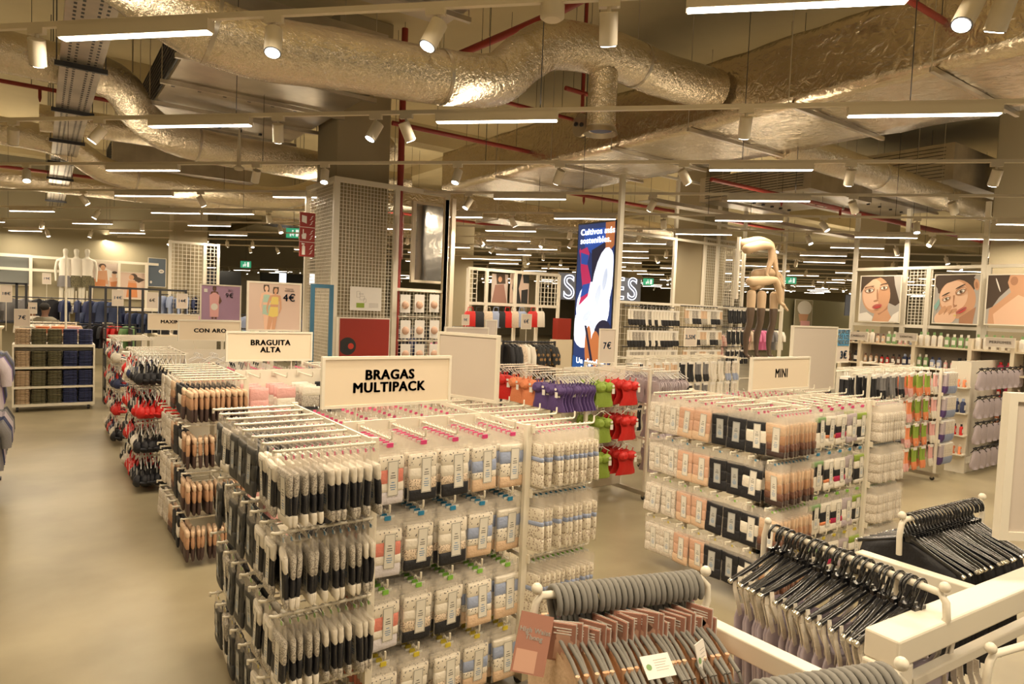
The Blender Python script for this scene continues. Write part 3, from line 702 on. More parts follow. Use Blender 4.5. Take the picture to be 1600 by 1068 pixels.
# nearest board at the right edge of the view
nb_ = board('sign_board', -.3, 0, .3, .42, 0, 'close blank framed board cut by the right edge of the view', 'sign', face=PANEL, fr=.024)
nb_.location = (2.475, .54, 1.70); nb_.rotation_euler = (0, 0, -.64)
# ---------- price cards
PRICES = []
def price(px0, py0, px1, py1, y, body, where, ink=BLUEINK, k=1.0):
    a, b, c_, d = bsize(px0, py0, px1, py1, y); w = c_-a
    board('price_card', a, b, c_, d, y, 'price card reading %s euro, %s' % (body.replace('€', ''), where), 'price card', [body], w*.42*k, face=PANEL, ink=ink, fr=w*.04, th=.015, bold=w*.009, group='price cards', pole=max(b-.6, .5))
price(22, 482, 47, 510, 15.6, '7€', 'on top of the folded clothes unit')
price(0, 445, 19, 472, 17.5, '18€', 'hung on the dark rail at far left')
price(44, 472, 58, 490, 18, '14€', 'beside the two shoppers')
price(66, 426, 80, 444, 24.4, '19€', 'on the back wall left of the mannequins')
price(175, 452, 193, 478, 18.5, '14€', 'on the dark rail before the orange poster')
price(229, 456, 247, 482, 17.5, '6€', 'grey card at the middle of the dark rail', INK)
price(276, 458, 293, 482, 17.5, '14€', 'right of the folded jeans poster')
price(937, 513, 960, 567, 6.2, '7€', 'tall card in front of the lit screen')
price(1070, 512, 1088, 541, 8.2, '3,50€', 'in front of the sock wall', k=.75)
price(815, 490, 830, 514, 11.5, '6€', 'above the pink clothes')
price(722, 491, 733, 508, 12, '9€', 'left of the pink clothes')
price(488, 466, 498, 490, 14, '9€', 'inside the blue edged frame')
# ---------- photo boards
SKIN1 = mat('print_skin', (.62, .34, .20), .5); SKIN2 = mat('print_skin_light', (.80, .52, .36), .5); SKIN3 = mat('print_skin_dark', (.16, .075, .045), .5)
PBG = mat('print_blush', (.66, .50, .41), .5); PLIL = mat('print_lilac', (.42, .26, .40), .5); PMINT = mat('print_mint', (.40, .56, .46), .5); PYEL = mat('print_yellow', (.74, .58, .16), .5)
PHAIR = mat('print_hair', (.07, .045, .03), .5); PPINK = mat('print_pink', (.80, .42, .42), .5); PWHITE = mat('print_white', (.8, .76, .7), .5); PLIP = mat('print_lip', (.50, .13, .11), .5); PRED = mat('print_red', (.55, .06, .06), .5)
PGREY = mat('print_grey', (.45, .42, .39), .5); PORANGE = mat('print_orange', (.62, .24, .09), .5); PSKY = mat('print_sky', (.60, .50, .44), .5); PSHADE = mat('print_skin_shade', (.42, .21, .12), .5); PTEAL = mat('print_teal', (.25, .45, .42), .5)
def poster(w, h, loc, rz, polys, bg, label, cat='poster', frame=WHITE, fr=.02, texts=(), th=.03, name='poster'):
    r_ = empty(name, loc, rz); m = MB()
    if fr:
        for a in (-w/2-fr, w/2): m.box(a, -th/2, -fr, a+fr, th/2, h+fr)
        m.box(-w/2, -th/2, -fr, w/2, th/2, 0); m.box(-w/2, -th/2, h, w/2, th/2, h+fr); m.build('poster_frame', frame, r_)
    m = MB().box(-w/2, -th/2+.006, 0, w/2, th/2-.006, h, 0); mats = [bg]
    for i, (M, pts) in enumerate(polys):
        if M not in mats: mats.append(M)
        y = -th/2+.0055-.0004*(i+1)
        cl = [(min(max(u, 0), 1), min(max(v, 0), 1)) for u, v in pts]
        m.poly([(-w/2+u*w, y, v*h) for u, v in cl], mats.index(M))
    m.build('poster_print', mats, r_)
    for (b, size, M, u, v) in texts: txt('lettering', b, size, M, r_, (-w/2+u*w, -th/2-.004, v*h), (PI/2, 0, 0), bold=size*.015)
    tag(r_, label, cat); return r_
x0, z0, x1, z1 = bsize(389, 441, 467, 515, 8.0)
def fig(cx, top, s, skin, top_c, bot_c, hair=PHAIR, lean=0):
    L = []
    def P(M, pts): L.append((M, [(cx+(x+lean*y)*s, top+y*s*1.0) for x, y in pts]))
    P(hair, [(-.055, .0), (.055, .0), (.06, -.09), (.05, -.16), (-.05, -.16), (-.065, -.08)])
    P(skin, ell(0, -.085, .04, .06)); P(skin, [(-.02, -.13), (.02, -.13), (.025, -.19), (-.025, -.19)])
    P(skin, [(-.11, -.20), (-.03, -.18), (.03, -.18), (.11, -.20), (.14, -.32), (.16, -.5), (.13, -.62), (.11, -.62), (.125, -.5), (.10, -.33), (-.10, -.33), (-.125, -.5), (-.11, -.62), (-.13, -.62), (-.16, -.5), (-.14, -.32)])
    P(skin, [(-.08, -.3), (.08, -.3), (.09, -.6), (.085, -1.2), (.02, -1.2), (0, -.75), (-.02, -1.2), (-.085, -1.2), (-.09, -.6)])
    P(top_c, [(-.07, -.25), (-.05, -.23), (.05, -.23), (.07, -.25), (.085, -.41), (-.085, -.41)])
    P(bot_c, [(-.085, -.47), (.085, -.47), (.105, -.68), (.0, -.71), (-.105, -.68)])
    return L
poster(x1-x0, z1-z0, ((x0+x1)/2, 8.0, z0), 0, fig(.33, .97, .93, SKIN2, PMINT, PMINT, lean=-.05)+fig(.52, .93, .93, SKIN1, PYEL, PYEL, lean=.08), PBG,
       'photo board of two women in mint and yellow underwear, 4 euro', texts=(('4€', .12, BLUEINK, .78, .70), ('Conjunto\ncombinable', .022, INK, .78, .88)))
x0, z0, x1, z1 = bsize(315, 445, 374, 500, 11.0)
poster(x1-x0, z1-z0, ((x0+x1)/2, 11.0, z0), 0, fig(.33, .98, .8, SKIN3, PPINK, PPINK)+[(PPINK, [(.2, .72), (.28, .78), (.38, .78), (.46, .72), (.44, .08), (.22, .08)]), (PWHITE, ell(.33, .38, .09, .1)), (SKIN3, [(.46, .72), (.52, .55), (.46, .45), (.44, .5)]), (PWHITE, [(.06, .8), (.15, .8), (.15, .9), (.06, .9)])], PLIL,
       'lilac photo board of a person in a pink nightshirt, 9 euro', texts=(('9€', .10, PWHITE, .72, .72), ('Camison\nalgodon', .02, PWHITE, .74, .88)))
# ================================================================ MESH COLUMN SCREEN AND FIRE POINTS
def wiremesh(m, a, b, z0, z1, step=.05, r=.0035, mi=0, dz=None):
    a = Vector(a); b = Vector(b); L = (b-a).length; n = max(1, int(L/step)); d = (b-a).normalized()
    for i in range(n+1):
        p = a+(b-a)*(i/n); m.bar((p.x, p.y, z0), (p.x, p.y, z1), r*2, r*2, mi, up=d)
    nz = int((z1-z0)/(dz or step))
    for i in range(nz+1):
        z = z0+(z1-z0)*i/nz; m.bar((a.x, a.y, z), (b.x, b.y, z), r*1.5, r*2, mi)
MX0, MX1, MY0, MY1, MZ = 3.52, 4.48, 9.5, 10.75, 4.04
r_ = empty('mesh_screen', (0, 0, 0))
for x, y in ((MX0, MY0), (MX1, MY0), (MX0, MY1), (5.36, MY0)):
    MB().box(x-.04, y-.03, 0, x+.04, y+.03, MZ).build('screen_post', WHITE, r_)
MB().box(MX0-.04, MY0-.03, MZ, 5.4, MY0+.03, MZ+.07).box(MX0-.04, MY0+.03, MZ, MX0+.04, MY1, MZ+.07).build('top_rail', WHITE, r_)
m = MB(); wiremesh(m, (MX0, MY0, 0), (MX1, MY0, 0), .1, MZ, .052); m.build('wire_mesh', WHITE, r_)
m = MB(); wiremesh(m, (MX0, MY0, 0), (MX0, MY1, 0), .1, MZ, .052); m.build('wire_mesh', WHITE, r_)
MB().box(MX1+.04, MY0-.03, 2.50, 5.32, MY0+.03, 2.55).build('cross_rail', WHITE, r_)
m = MB(); wiremesh(m, (MX1+.04, MY0+.02, 0), (5.32, MY0+.02, 0), .1, 2.5, .06); m.build('wire_mesh', WHITE, r_)
tag(r_, 'cream wire mesh screen boxed round the nearest concrete column', 'mesh screen')
a = on_y(532, 497, 9.35); b = on_y(607, 556, 9.35)
r_ = empty('fire_hose_cabinet', ((a.x+b.x)/2, 9.40, b.z-.12)); w = b.x-a.x; h = a.z-b.z+.12
MB().box(-w/2-.02, -.03, -.02, w/2+.02, .06, h+.02).build('cabinet_frame', WHITE, r_)
MB().box(-w/2, -.045, 0, w/2, -.03, h).build('cabinet_door', mat('fire_red', (.30, .022, .010), .4), r_)
m = MB(); cx = -w/2+.12; cz = h*.40
m.add([(cx+.13*cos(t), -.047, cz+.13*sin(t)) for t in [2*PI*k/24 for k in range(24)] if cx+.13*cos(t) > -w/2-.001], [tuple(range(len([1 for t in [2*PI*k/24 for k in range(24)] if cx+.13*cos(t) > -w/2-.001])))], 0)
m.poly([(cx+.05+.045*cos(2*PI*k/16), -.048, cz+.045*sin(2*PI*k/16)) for k in range(16)], 1)
m.build('hose_reel_symbol', [INK, mat('symbol_red', (.5, .04, .02), .4)], r_)
tag(r_, 'red fire hose cabinet with a black reel symbol on the mesh screen', 'fire cabinet')
a = on_y(549, 447, 9.4); b = on_y(597, 486, 9.4); w = b.x-a.x; h = a.z-b.z
r_ = empty('floor_plan_sheet', ((a.x+b.x)/2, 9.44, b.z)); MB().box(-w/2, -.004, 0, w/2, .004, h).build('sheet', PWHITE, r_)
m = MB()
for q in ((.2, .55, .3, .8), (.3, .45, .45, .6), (.42, .35, .5, .5), (.28, .68, .4, .72)):
    x0, z0, x1, z1 = [-w/2+q[0]*w, q[1]*h, -w/2+q[2]*w, q[3]*h]; t = .004
    m.box(x0, -.006, z0, x1, -.0045, z0+t).box(x0, -.006, z1, x1, -.0045, z1+t).box(x0, -.006, z0, x0+t, -.0045, z1).box(x1, -.006, z0, x1+t, -.0045, z1)
m.box(-w/2+.2*w, -.006, .12*h, -w/2+.45*w, -.0045, .32*h, 1)
for i in range(4): m.box(.1*w, -.006, (.15+.05*i)*h, .4*w, -.0045, (.165+.05*i)*h)
m.build('plan_drawing', [PGREY, C['lime']], r_); tag(r_, 'white evacuation plan sheet on the mesh above the fire cabinet', 'notice')
# red fire pictogram plates (flag signs)
def fireplate(p, w, h, rz, label):
    r_ = empty('fire_equipment_sign', p, rz); MB().box(-w/2, -.008, 0, w/2, .008, h).build('plate', RED, r_)
    m = MB(); hh = h/3
    for s_ in (-1, 1):
        y = s_*.0088
        for i in range(3):
            z = i*hh
            if i: m.box(-w/2, min(y, y*1.1), z-.003, w/2, max(y, y*1.1), z+.003)
        def P(pts, z): m.poly([(u*w, y, z+v*hh) for u, v in (pts if s_ < 0 else pts[::-1])])
        P([(-.33, .12), (-.13, .12), (-.13, .68), (-.2, .78), (-.28, .78), (-.33, .68)], 0)
        P([(-.36, .8), (-.16, .83), (-.16, .88), (-.36, .92)], 0)
        P([(-.33, .2), (-.1, .2), (-.06, .5), (-.1, .6), (-.3, .55), (-.38, .45)], hh); P([(-.3, .55), (-.24, .55), (-.24, .85), (-.3, .85)], hh)
        P([(-.38, .35), (-.06, .25), (-.06, .75), (-.38, .8)], 2*hh)
        for k in range(3):
            for q in range(4):
                zz = k*hh+.15*hh+q*.17*hh; u = .12+.07*(q % 2)
                P([(u, 0), (u+.1, .05), (u+.2, .17), (u+.12, .14)], zz)
    m.build('pictograms', PWHITE, r_); tag(r_, label, 'fire sign')
a = on_y(471, 331, 9.6); b = on_y(493, 402, 9.6); fireplate(((a.x+b.x)/2-.02, 9.6, b.z), b.x-a.x, a.z-b.z, 0, 'red fire equipment sign facing us at the left of the mesh screen')
a = on_y(623, 332, 9.3); b = on_y(634, 405, 9.3); fireplate(((a.x+b.x)/2, 9.3, b.z), .26, a.z-b.z, 1.05, 'red fire equipment sign seen nearly edge-on right of the mesh screen')
# mirror bay
a = on_y(650, 318, 9.9); b = on_y(694, 440, 9.9)
r_ = empty('steel_panel', ((a.x+b.x)/2, 9.9, b.z)); w = b.x-a.x; h = a.z-b.z
MB().box(-w/2, 0, 0, w/2, .02, h).build('brushed_sheet', mat('brushed_steel', (.42, .39, .35), .16, 1, .6, 1.6), r_)
m = MB().box(-w/2-.06, -.03, -.04, -w/2, .03, h+.04).box(-w/2, -.03, -.04, w/2, .03, 0).box(-w/2, -.03, h, w/2, .03, h+.04).box(w/2, -.03, -.04, w/2+.04, .03, h+.04); m.build('panel_frame', CREAM, r_)
tag(r_, 'brushed steel reflecting panel above the hanging bra pads', 'mirror')
# bra cards on the bay below the panel
def loftdome(m, cx, cz, r, mi, sx=1, depth=.5):
    secs = []
    for t in (0, .35, .6, .8, .97): secs.append([(cx+r*sx*math.sqrt(1-t*t)*cos(2*PI*k/12), -.004-depth*r*t, cz+r*math.sqrt(1-t*t)*sin(2*PI*k/12)) for k in range(12)])
    m.loft(secs, mi)
bc = MB().box(-.085, -.004, -.30, .085, .004, -.02, 0); loftdome(bc, 0, -.18, .065, 1, .95); bc.tube([(0, -.02, .004), (0, 0, .014), (0, .01, 0)], .004, 5, 2)
bcm = bc.mesh('bra_pad_card', [PWHITE, mat('pad_nude', (.66, .42, .30), .5), DARK])
for i in range(3):
    z = on_y(660, (458, 498, 535)[i], 9.4).z
    tag(MB().tube([(MX1+.06, 9.45, z+.03), (5.3, 9.45, z+.03)], .012, 6).build('hanging_rail', WHITE), 'white rail carrying the %s row of bra pads' % ORD[i], 'rail', 'rails of the bra pad bay')
    for j, px in enumerate((633, 655, 678)):
        p = on_y(px, (458, 498, 535)[i], 9.40)
        tag(new('bra_pad_card', bcm, None, (p.x, 9.38, p.z)), 'nude bra pads on a white card, %s from left, %s row' % (ORD[j], ORD[i]), 'bra pads', 'bra pad cards by the mesh screen')
# ================================================================ LIT SCREEN
XS = 6.2; p0 = on_x(905, 352, XS); p1 = on_x(962, 349, XS); zb = 1.25
SW = p0.y-p1.y; SH = p0.z-zb
EM = lambda n, c, e=.9: mat(n, c, .5, emit=e)
SGR = EM('screen_grey', (.50, .58, .74))
SBG, SWH, SRED, SBLU, SSKN, SDK, SNAV = EM('screen_blue', (.01, .06, .22)), EM('screen_white', (.74, .80, .95), 1.0), EM('screen_red', (.38, .02, .09)), EM('screen_bright_blue', (.015, .06, .30)), EM('screen_skin', (.36, .12, .04)), EM('screen_dark', (.01, .01, .03)), EM('screen_navy', (.012, .03, .12))
r_ = empty('digital_screen', (XS, (p0.y+p1.y)/2, zb), -PI/2)
MB().box(-SW/2-.02, 0, -.05, SW/2+.02, .07, SH+.02).box(-SW/2, .01, -1.25, SW/2, .06, -.05).build('screen_housing', [DARK], r_)
pol = [(SBLU, [(.15, .97), (.95, .97), (.8, .85), (.5, .80), (.2, .86)]), (SDK, [(.4, .84), (.9, .9), (.75, .64), (.45, .62)]), (SSKN, [(.75, 1), (1, 1), (1, .86), (.78, .80)]),
       (SWH, ell(.72, .62, .32, .20, .5)), (SWH, ell(.45, .48, .42, .17)), (SWH, ell(.25, .36, .3, .12)), (SWH, ell(.7, .5, .25, .15)), (SWH, ell(.9, .74, .12, .1)), (SGR, ell(.62, .56, .10, .05, .6)), (SGR, ell(.35, .44, .12, .03, .2)), (SGR, ell(.8, .66, .08, .05, .8)), (SGR, ell(.55, .38, .14, .02, -.2)),
       (SRED, [(.05, .84), (.28, .86), (.35, .82), (.3, .76), (.42, .66), (.35, .56), (.1, .50), (.2, .60), (.12, .72), (.08, .86)]), (SBLU, [(.1, .83), (.33, .81), (.3, .75), (.12, .76)]), (SBLU, [(.2, .63), (.4, .64), (.36, .58), (.14, .55)]),
       (SDK, ell(.82, .33, .25, .09)), (SSKN, ell(.62, .24, .13, .11, -.2)), (SSKN, ell(.42, .26, .09, .12)), (SSKN, ell(.82, .26, .12, .10, .3)), (SDK, [(.3, .38), (.36, .38), (.6, .14), (.55, .12)]),
       (SBG, [(0, .19), (.35, .16), (1, .10), (1, 0), (0, 0)])]
m = MB().box(-SW/2, -.004, 0, SW/2, 0, SH, 0); mats = [SNAV]
for i, (M, pts) in enumerate(pol):
    if M not in mats: mats.append(M)
    m.poly([(-SW/2+min(max(u, 0), 1)*SW, -.0045-.0004*i, min(max(v, 0), 1)*SH) for u, v in pts], mats.index(M))
m.build('screen_picture', mats, r_)
TW = EM('screen_text', (1, 1, 1), 1.2)
txt('lettering', 'Cultivos más\nsostenibles.', .118, TW, r_, (-SW/2+.06, -.014, SH-.17), (PI/2, 0, 0), 'LEFT', .0008)
txt('lettering', 'Un algodón\nmás delicado\ncon el planeta', .11, TW, r_, (-SW/2+.08, -.014, .25), (PI/2, 0, 0), 'LEFT', .0008)
tag(r_, 'tall lit screen showing hands, cotton and blue sleeves, Cultivos más sostenibles', 'screen')
# neon word behind
NEON = mat('neon_white', (.88, .90, 1), .5, emit=1.6); NBACK = mat('neon_board', (.10, .11, .14), .6)
def neon(px0, py0, px1, py1, y, letters, label):
    x0, z0, x1, z1 = bsize(px0, py0, px1, py1, y); r_ = empty('neon_sign', ((x0+x1)/2, y, z0)); w = x1-x0; h = z1-z0
    MB().box(-w/2, 0, 0, w/2, .04, h).build('sign_backing', NBACK, r_)
    for ch, px, pz in letters:
        P = on_y(px, pz, y); c = bpy.data.curves.new('neon_letter', 'FONT'); c.body = ch; c.size = h*1.25; c.align_x = 'CENTER'; c.align_y = 'CENTER'; c.fill_mode = 'NONE'; c.bevel_depth = .012*h/.7; c.offset = .0; c.materials.append(NEON)
        o = bpy.data.objects.new('neon_letter', c); COL.objects.link(o); o.location = (P.x-(x0+x1)/2, -.03, P.z-z0); o.rotation_euler = (PI/2, 0, 0); meshed(o, r_)
    tag(r_, label, 'neon sign')
neon(874, 425, 1000, 474, 15.2, [('S', 888, 450), ('E', 966, 452), ('S', 987, 453)], 'outlined neon letters S, E and S on a dark board behind the screen')
neon(1322, 460, 1346, 494, 16, [('K', 1338, 478)], 'lit white letter K on a blue board left of the first face poster')
# ================================================================ GRID FRAMES OF THE SOCK WALL
r_ = empty('display_wall_frame', (0, 9.6, 0))
for px in (967, 1052, 1119, 1160, 1224):
    x = on_y(px, 440, 9.6).x; MB().box(x-.035, -.03, 0, x+.035, .03, 5.2).build('upright', WHITE, r_)
xa, xb = on_y(967, 440, 9.6).x, on_y(1224, 440, 9.6).x
for z in (2.52, 3.9, 4.35, 5.15):
    MB().box(xa, -.024, z-.025, xb, .024, z+.025).build('cross_rail', WHITE, r_)
m = MB(); wiremesh(m, (xa, .02, 0), (on_y(1160, 440, 9.6).x, .02, 0), .2, 2.5, .12); m.build('wire_mesh', WHITE, r_)
xc, xd = on_y(1130, 440, 9.6).x, on_y(1158, 440, 9.6).x
m = MB(); wiremesh(m, (xc, .0, 0), (xd, .0, 0), 2.55, 3.85, .07); m.build('wire_mesh', WHITE, r_)
tag(r_, 'tall white frame of uprights and cross rails above the sock display', 'display frame')
r_ = empty('mesh_screen', (12.05, 9.7, 0)); m = MB(); wiremesh(m, (0, 0, 0), (1.05, 0, 0), 1.5, 4.0, .06); m.build('wire_mesh', WHITE, r_)
m = MB()
for x in (0, 1.05): m.box(x-.03, -.03, 0, x+.03, .03, 4.05)
m.box(.03, -.026, 4.0, 1.02, .026, 4.045); m.build('screen_frame', WHITE, r_); tag(r_, 'square mesh screen round the column behind the stocking legs', 'mesh screen')
# socks
def sockmesh(c1, c2):
    m = MB()
    for dx in (-.028, .028):
        m.loft([sq(dx, 0, -.05, .026, .012, 8), sq(dx, 0, -.16, .024, .012, 8), sq(dx+.004, -.003, -.21, .027, .014, 8)], 0)
        m.loft([sq(dx+.004, -.003, -.21, .027, .014, 8), sq(dx+.014, -.006, -.27, .032, .014, 8), sq(dx+.02, -.008, -.31, .018, .010, 8)], 1)
    m.box(-.045, -.016, -.07, .045, .016, -.04, 2); m.tube([(0, -.01, 0), (0, 0, .01), (0, 0, -.04)], .003, 4, 2)
    m.v = [(a*1.18, b*1.18, c*1.18) for a, b, c in m.v]
    return m.mesh('sock_pair', [C[c1], C[c2], PWHITE])
SOCKS = {k: sockmesh(*k.split('_')) for k in ('white_white', 'white_black', 'lace_black', 'beige_lace', 'blue_white', 'pink_white', 'black_black', 'orange_pink', 'lime_orange', 'lilac_purple', 'grey_black', 'grey_grey', 'whitelace_blue')}
def hangrow(meshes, a, b, n, name, labelf, cat, group, rz=0, jit=.15, cap=999):
    for i in range(n):
        t = (i+.5)/n; p = Vector(a).lerp(Vector(b), t)
        if not inview(*p, 30): continue
        o = new(name, meshes[(i*7+i//3) % len(meshes)] if len(meshes) > 1 else meshes[0], None, p)
        o.rotation_euler = (0, 0, rz+random.uniform(-jit, jit)); tag(o, labelf(i), cat, group)
x1_ = on_y(1052, 440, 9.6).x; x2_ = on_y(1119, 440, 9.6).x; x3_ = on_y(1158, 440, 9.6).x
for r, py in enumerate((482, 515, 546)):
    for seg, (xa_, xb_, ks, nn) in enumerate(((9.4, x1_-.1, ['white_black', 'white_white', 'lace_black', 'white_black', 'lace_black'], 16), (x1_+.1, x2_-.1, ['beige_lace', 'white_black', 'lace_black', 'white_white'], 12), (x2_+.1, x3_, ['black_black'], 5))):
        z = on_y((1000, 1085, 1140)[seg], py-3, 9.3).z
        tag(MB().tube([(xa_, 9.45, z+.01), (xb_, 9.45, z+.01)], .012, 6).build('hanging_rail', DARK), 'dark rail under the %s bay of socks, %s row' % (ORD[seg], ORD[r]), 'rail')
        hangrow([SOCKS[k] for k in ks], (xa_, 9.32, z), (xb_, 9.32, z), nn, 'sock_pair', lambda i: 'sock pair on card, %s in the %s row of wall bay %s' % (ORD[i], ORD[r], ('by the screen', 'in the middle', 'with black socks')[seg]), 'socks', 'socks on the wall')
# ================================================================ GARMENT PROTOTYPES
def clothshape(prof, th=.02, n=20, wav=.35, nw=5, mi=0, dx=0, m=None, seed=0):
    random.seed(seed); m = m or MB(); secs = []
    for i, (z, hw) in enumerate(prof):
        ph = seed+i*.25; sec = []
        for k in range(n):
            t = 2*PI*k/n; c, s_ = cos(t), sin(t)
            sec.append((dx+hw*math.copysign(abs(c)**.7, c)+hw*.02*sin(i*2+k), th*s_*(1+wav*sin(nw*t+ph))+.006*sin(i*1.3+seed), z+hw*.05*sin(3*t+ph)*wav))
        secs.append(sec)
    return m.loft(secs, mi)
def hook_wire(m, mi, w=.17, drop=-.09, r=.003, hr=.022, rr=None):
    rr = rr or r
    m.tube([(hr*cos(t), 0, hr*sin(t)-hr+.006+0) for t in [PI*(1.05-1.25*k/8) for k in range(9)]][::-1]+[], rr, 6, mi)
    m.tube([(hr*cos(PI*(1.05-1.25*8/8)), 0, hr*sin(PI*(1.05-1.25))-hr+.006), (0.0, 0, -hr*2), (0, 0, drop+.02)], rr, 6, mi)
    m.tube([(-w, 0, drop-.045), (-w*.6, 0, drop-.02), (-.02, 0, drop+.012), (.02, 0, drop+.012), (w*.6, 0, drop-.02), (w, 0, drop-.045)], r*1.3, 6, mi)
    return m
HANGCL = mat('hanger_clear', (.72, .70, .66), .3)
def brames(col, hang=HANGCL, col2=None):
    m = MB(); hook_wire(m, 1, .12, -.05)
    for s_ in (-1, 1):
        secs = []; cx = s_*.068
        for t in (0, .3, .55, .78, .95): secs.append([(cx+.066*math.sqrt(1-t*t)*cos(2*PI*k/12), -.01-.055*t, -.21+.062*math.sqrt(1-t*t)*sin(2*PI*k/12)-.012*t) for k in range(12)])
        m.loft(secs, 0); m.tube([(s_*.11, 0, -.09), (s_*.1, -.01, -.13), (s_*.085, -.015, -.165)], .007, 5, 0)
        m.tube([(s_*.13, -.01, -.22), (s_*.125, .03, -.23), (s_*.05, .05, -.235), (0, .05, -.235)], .014, 5, 0)
    m.tube([(-.02, -.012, -.235), (.02, -.012, -.235)], .014, 6, 0)
    m.box(.03, -.075, -.17, .065, -.073, -.10, 2)
    m.v = [(a*1.35, b*1.35, c*1.25) for a, b, c in m.v]
    return m.mesh('bra', [C[col], hang, PWHITE])
BRA = {k: brames(k) for k in ('black', 'red', 'white', 'navy', 'pink', 'grey', 'lilac', 'magenta', 'purple', 'beige')}
def bodymes(col, L=.36, w=.115, seed=1):
    m = MB(); hook_wire(m, 1, .11, -.04)
    for s_ in (-1, 1):
        m.tube([(s_*.09, 0, -.08), (s_*.07, 0, -.13)], .005, 5, 0)
        secs = []; cx = s_*w*.48
        for t in (0, .3, .6, .9): secs.append([(cx+.062*math.sqrt(1-t*t)*cos(2*PI*k/12), -.018-.045*t, -.17+.06*math.sqrt(1-t*t)*sin(2*PI*k/12)) for k in range(12)])
        m.loft(secs, 0)
    clothshape([(-.12, w*.85), (-.18, w), (-.25, w*.85), (-.30, w*.86), (-.36, w*1.05), (-.40, w*1.15)], .02, 20, .3, 6, 0, 0, m, seed)
    m.box(.05, -.07, -.24, .085, -.068, -.18, 2); m.sphere((.06, -.075, -.15), .016, 8, 2, (1, .2, 1))
    m.v = [(a*1.22, b*1.1, c) for a, b, c in m.v]
    return m.mesh('bodysuit', [C[col], HANGCL, PWHITE])
BODY = {k: bodymes(k) for k in ('red', 'orange', 'purple', 'lime', 'lilac')}
def topmes(col, L=.6, w=.19, seed=1, hang=DARK, sleeve=True):
    m = MB(); hook_wire(m, 1, .17, -.05)
    clothshape([(-.05, .05), (-.075, w*.8), (-.12, w), (-.25, w*.95), (-L*.75, w*.98), (-L, w*1.06)], .03, 16, .3, 5, 0, 0, m, seed)
    if sleeve:
        for s_ in (-1, 1): m.tube([(s_*w*.8, 0, -.10), (s_*w*1.15, 0, -.22), (s_*w*1.2, 0, -.36)], [.05, .05, .045], 8, 0)
    return m.mesh('hanging_shirt', [C[col], hang])
TOPS = {k: topmes(k, seed=i) for i, k in enumerate(('black', 'white', 'navy', 'denim', 'red', 'lilac', 'grey', 'hotpink', 'darkfloral', 'green', 'blue', 'beige', 'orange', 'olivepat', 'leopard', 'pink', 'yellow', 'purple'))}
# ---------------- bra racks of the left row
for q, (y0, dz, tagl) in enumerate(((8.75, 0, 'second bra rack'), (11.6, 0, 'farther bra rack'))):
    rack('display_rack', 'white rack of bras on arms, %s in the left row' % ORD[q], 'display rack', 1.45, 2.45, y0, 6, .26, LV, prongs=0)
    cols = [['black', 'black', 'navy', 'white', 'red', 'red'], ['red', 'black', 'black', 'red', 'red', 'black'], ['black', 'white', 'black', 'red', 'red', 'black'], ['black', 'black', 'red', 'red', 'white', 'black']]
    for l, z in enumerate(LV):
        for j in range(6):
            for i in range(10 if j == 0 else 5):
                x = .98+i*.05; p = (x, y0+j*.26, z)
                col = cols[l][j] if q == 0 else ['white', 'navy', 'red', 'black'][(j+l) % 4]
                if inview(*p, 20) and (q == 0 or i < 2):
                    tag(new('hanging_bra', BRA[col], None, p, -PI/2+random.uniform(-.2, .2)), '%s bra, %s from tip on the %s arm, %s tier, %s' % (col, ORD[i], ORD[j], TIER[l], tagl), 'bra', 'bras on the '+tagl)
    if q == 0:
        for l, z in enumerate(LV[:1]):
            for j in range(5):
                for i in range(3):
                    tag(new('hanging_bra', BRA[['pink', 'white', 'grey', 'black', 'pink'][j]], None, (1.6+.18*j, y0+.05+.1*i, z), random.uniform(-.1, .1)), '%s bra on the front of the bra rack, %s column, %s deep' % (['pink', 'white', 'grey', 'black', 'pink'][j], ORD[j], ORD[i]), 'bra', 'bras at the front of the bra rack')
# ---------------- coral / purple bodysuit rack behind
rack('display_rack', 'white rack of red, orange, purple and lime bodysuits', 'display rack', 5.08, 6.1, 5.62, 6, .24, [1.60, 1.18, .76], prongs=3)
for l, z in enumerate([1.60, 1.18, .76]):
    for j in range(6):
        col = ['purple', 'purple', 'orange', 'orange', 'red', 'red'][j]
        for i in range(11 if j == 0 else 3):
            if l == 0:
                tag(new('bodysuit', BODY[col], None, (4.62+i*.044, 5.62+j*.24, z), -PI/2+random.uniform(-.1, .35)), '%s bodysuit, %s from tip on the %s arm, %s tier' % (col, ORD[i], ORD[j], TIER[l]), 'bodysuit', 'bodysuits on the left arms')
    for j, col in enumerate(('lime', 'red')):
        for i in range(4):
            tag(new('bodysuit', BODY[col], None, (5.36+j*.42, 5.66+i*.1, z), random.uniform(-.08, .08)), '%s bodysuit, %s column, %s from the front, %s tier' % (col, ORD[j], ORD[i], TIER[l]), 'bodysuit', 'bodysuits on the front prongs')
    for j in range(3):
        for i in range(14):
            if j and l: continue
            tag(new('bodysuit', BODY['lilac'], None, (6.15+i*.036, 5.64+j*.26, z), PI/2+random.uniform(-.1, .25)), 'pale lilac bodysuit, %s along the %s right arm, %s tier' % (ORD[i], ORD[j], TIER[l]), 'bodysuit', 'lilac bodysuits on the right arms')
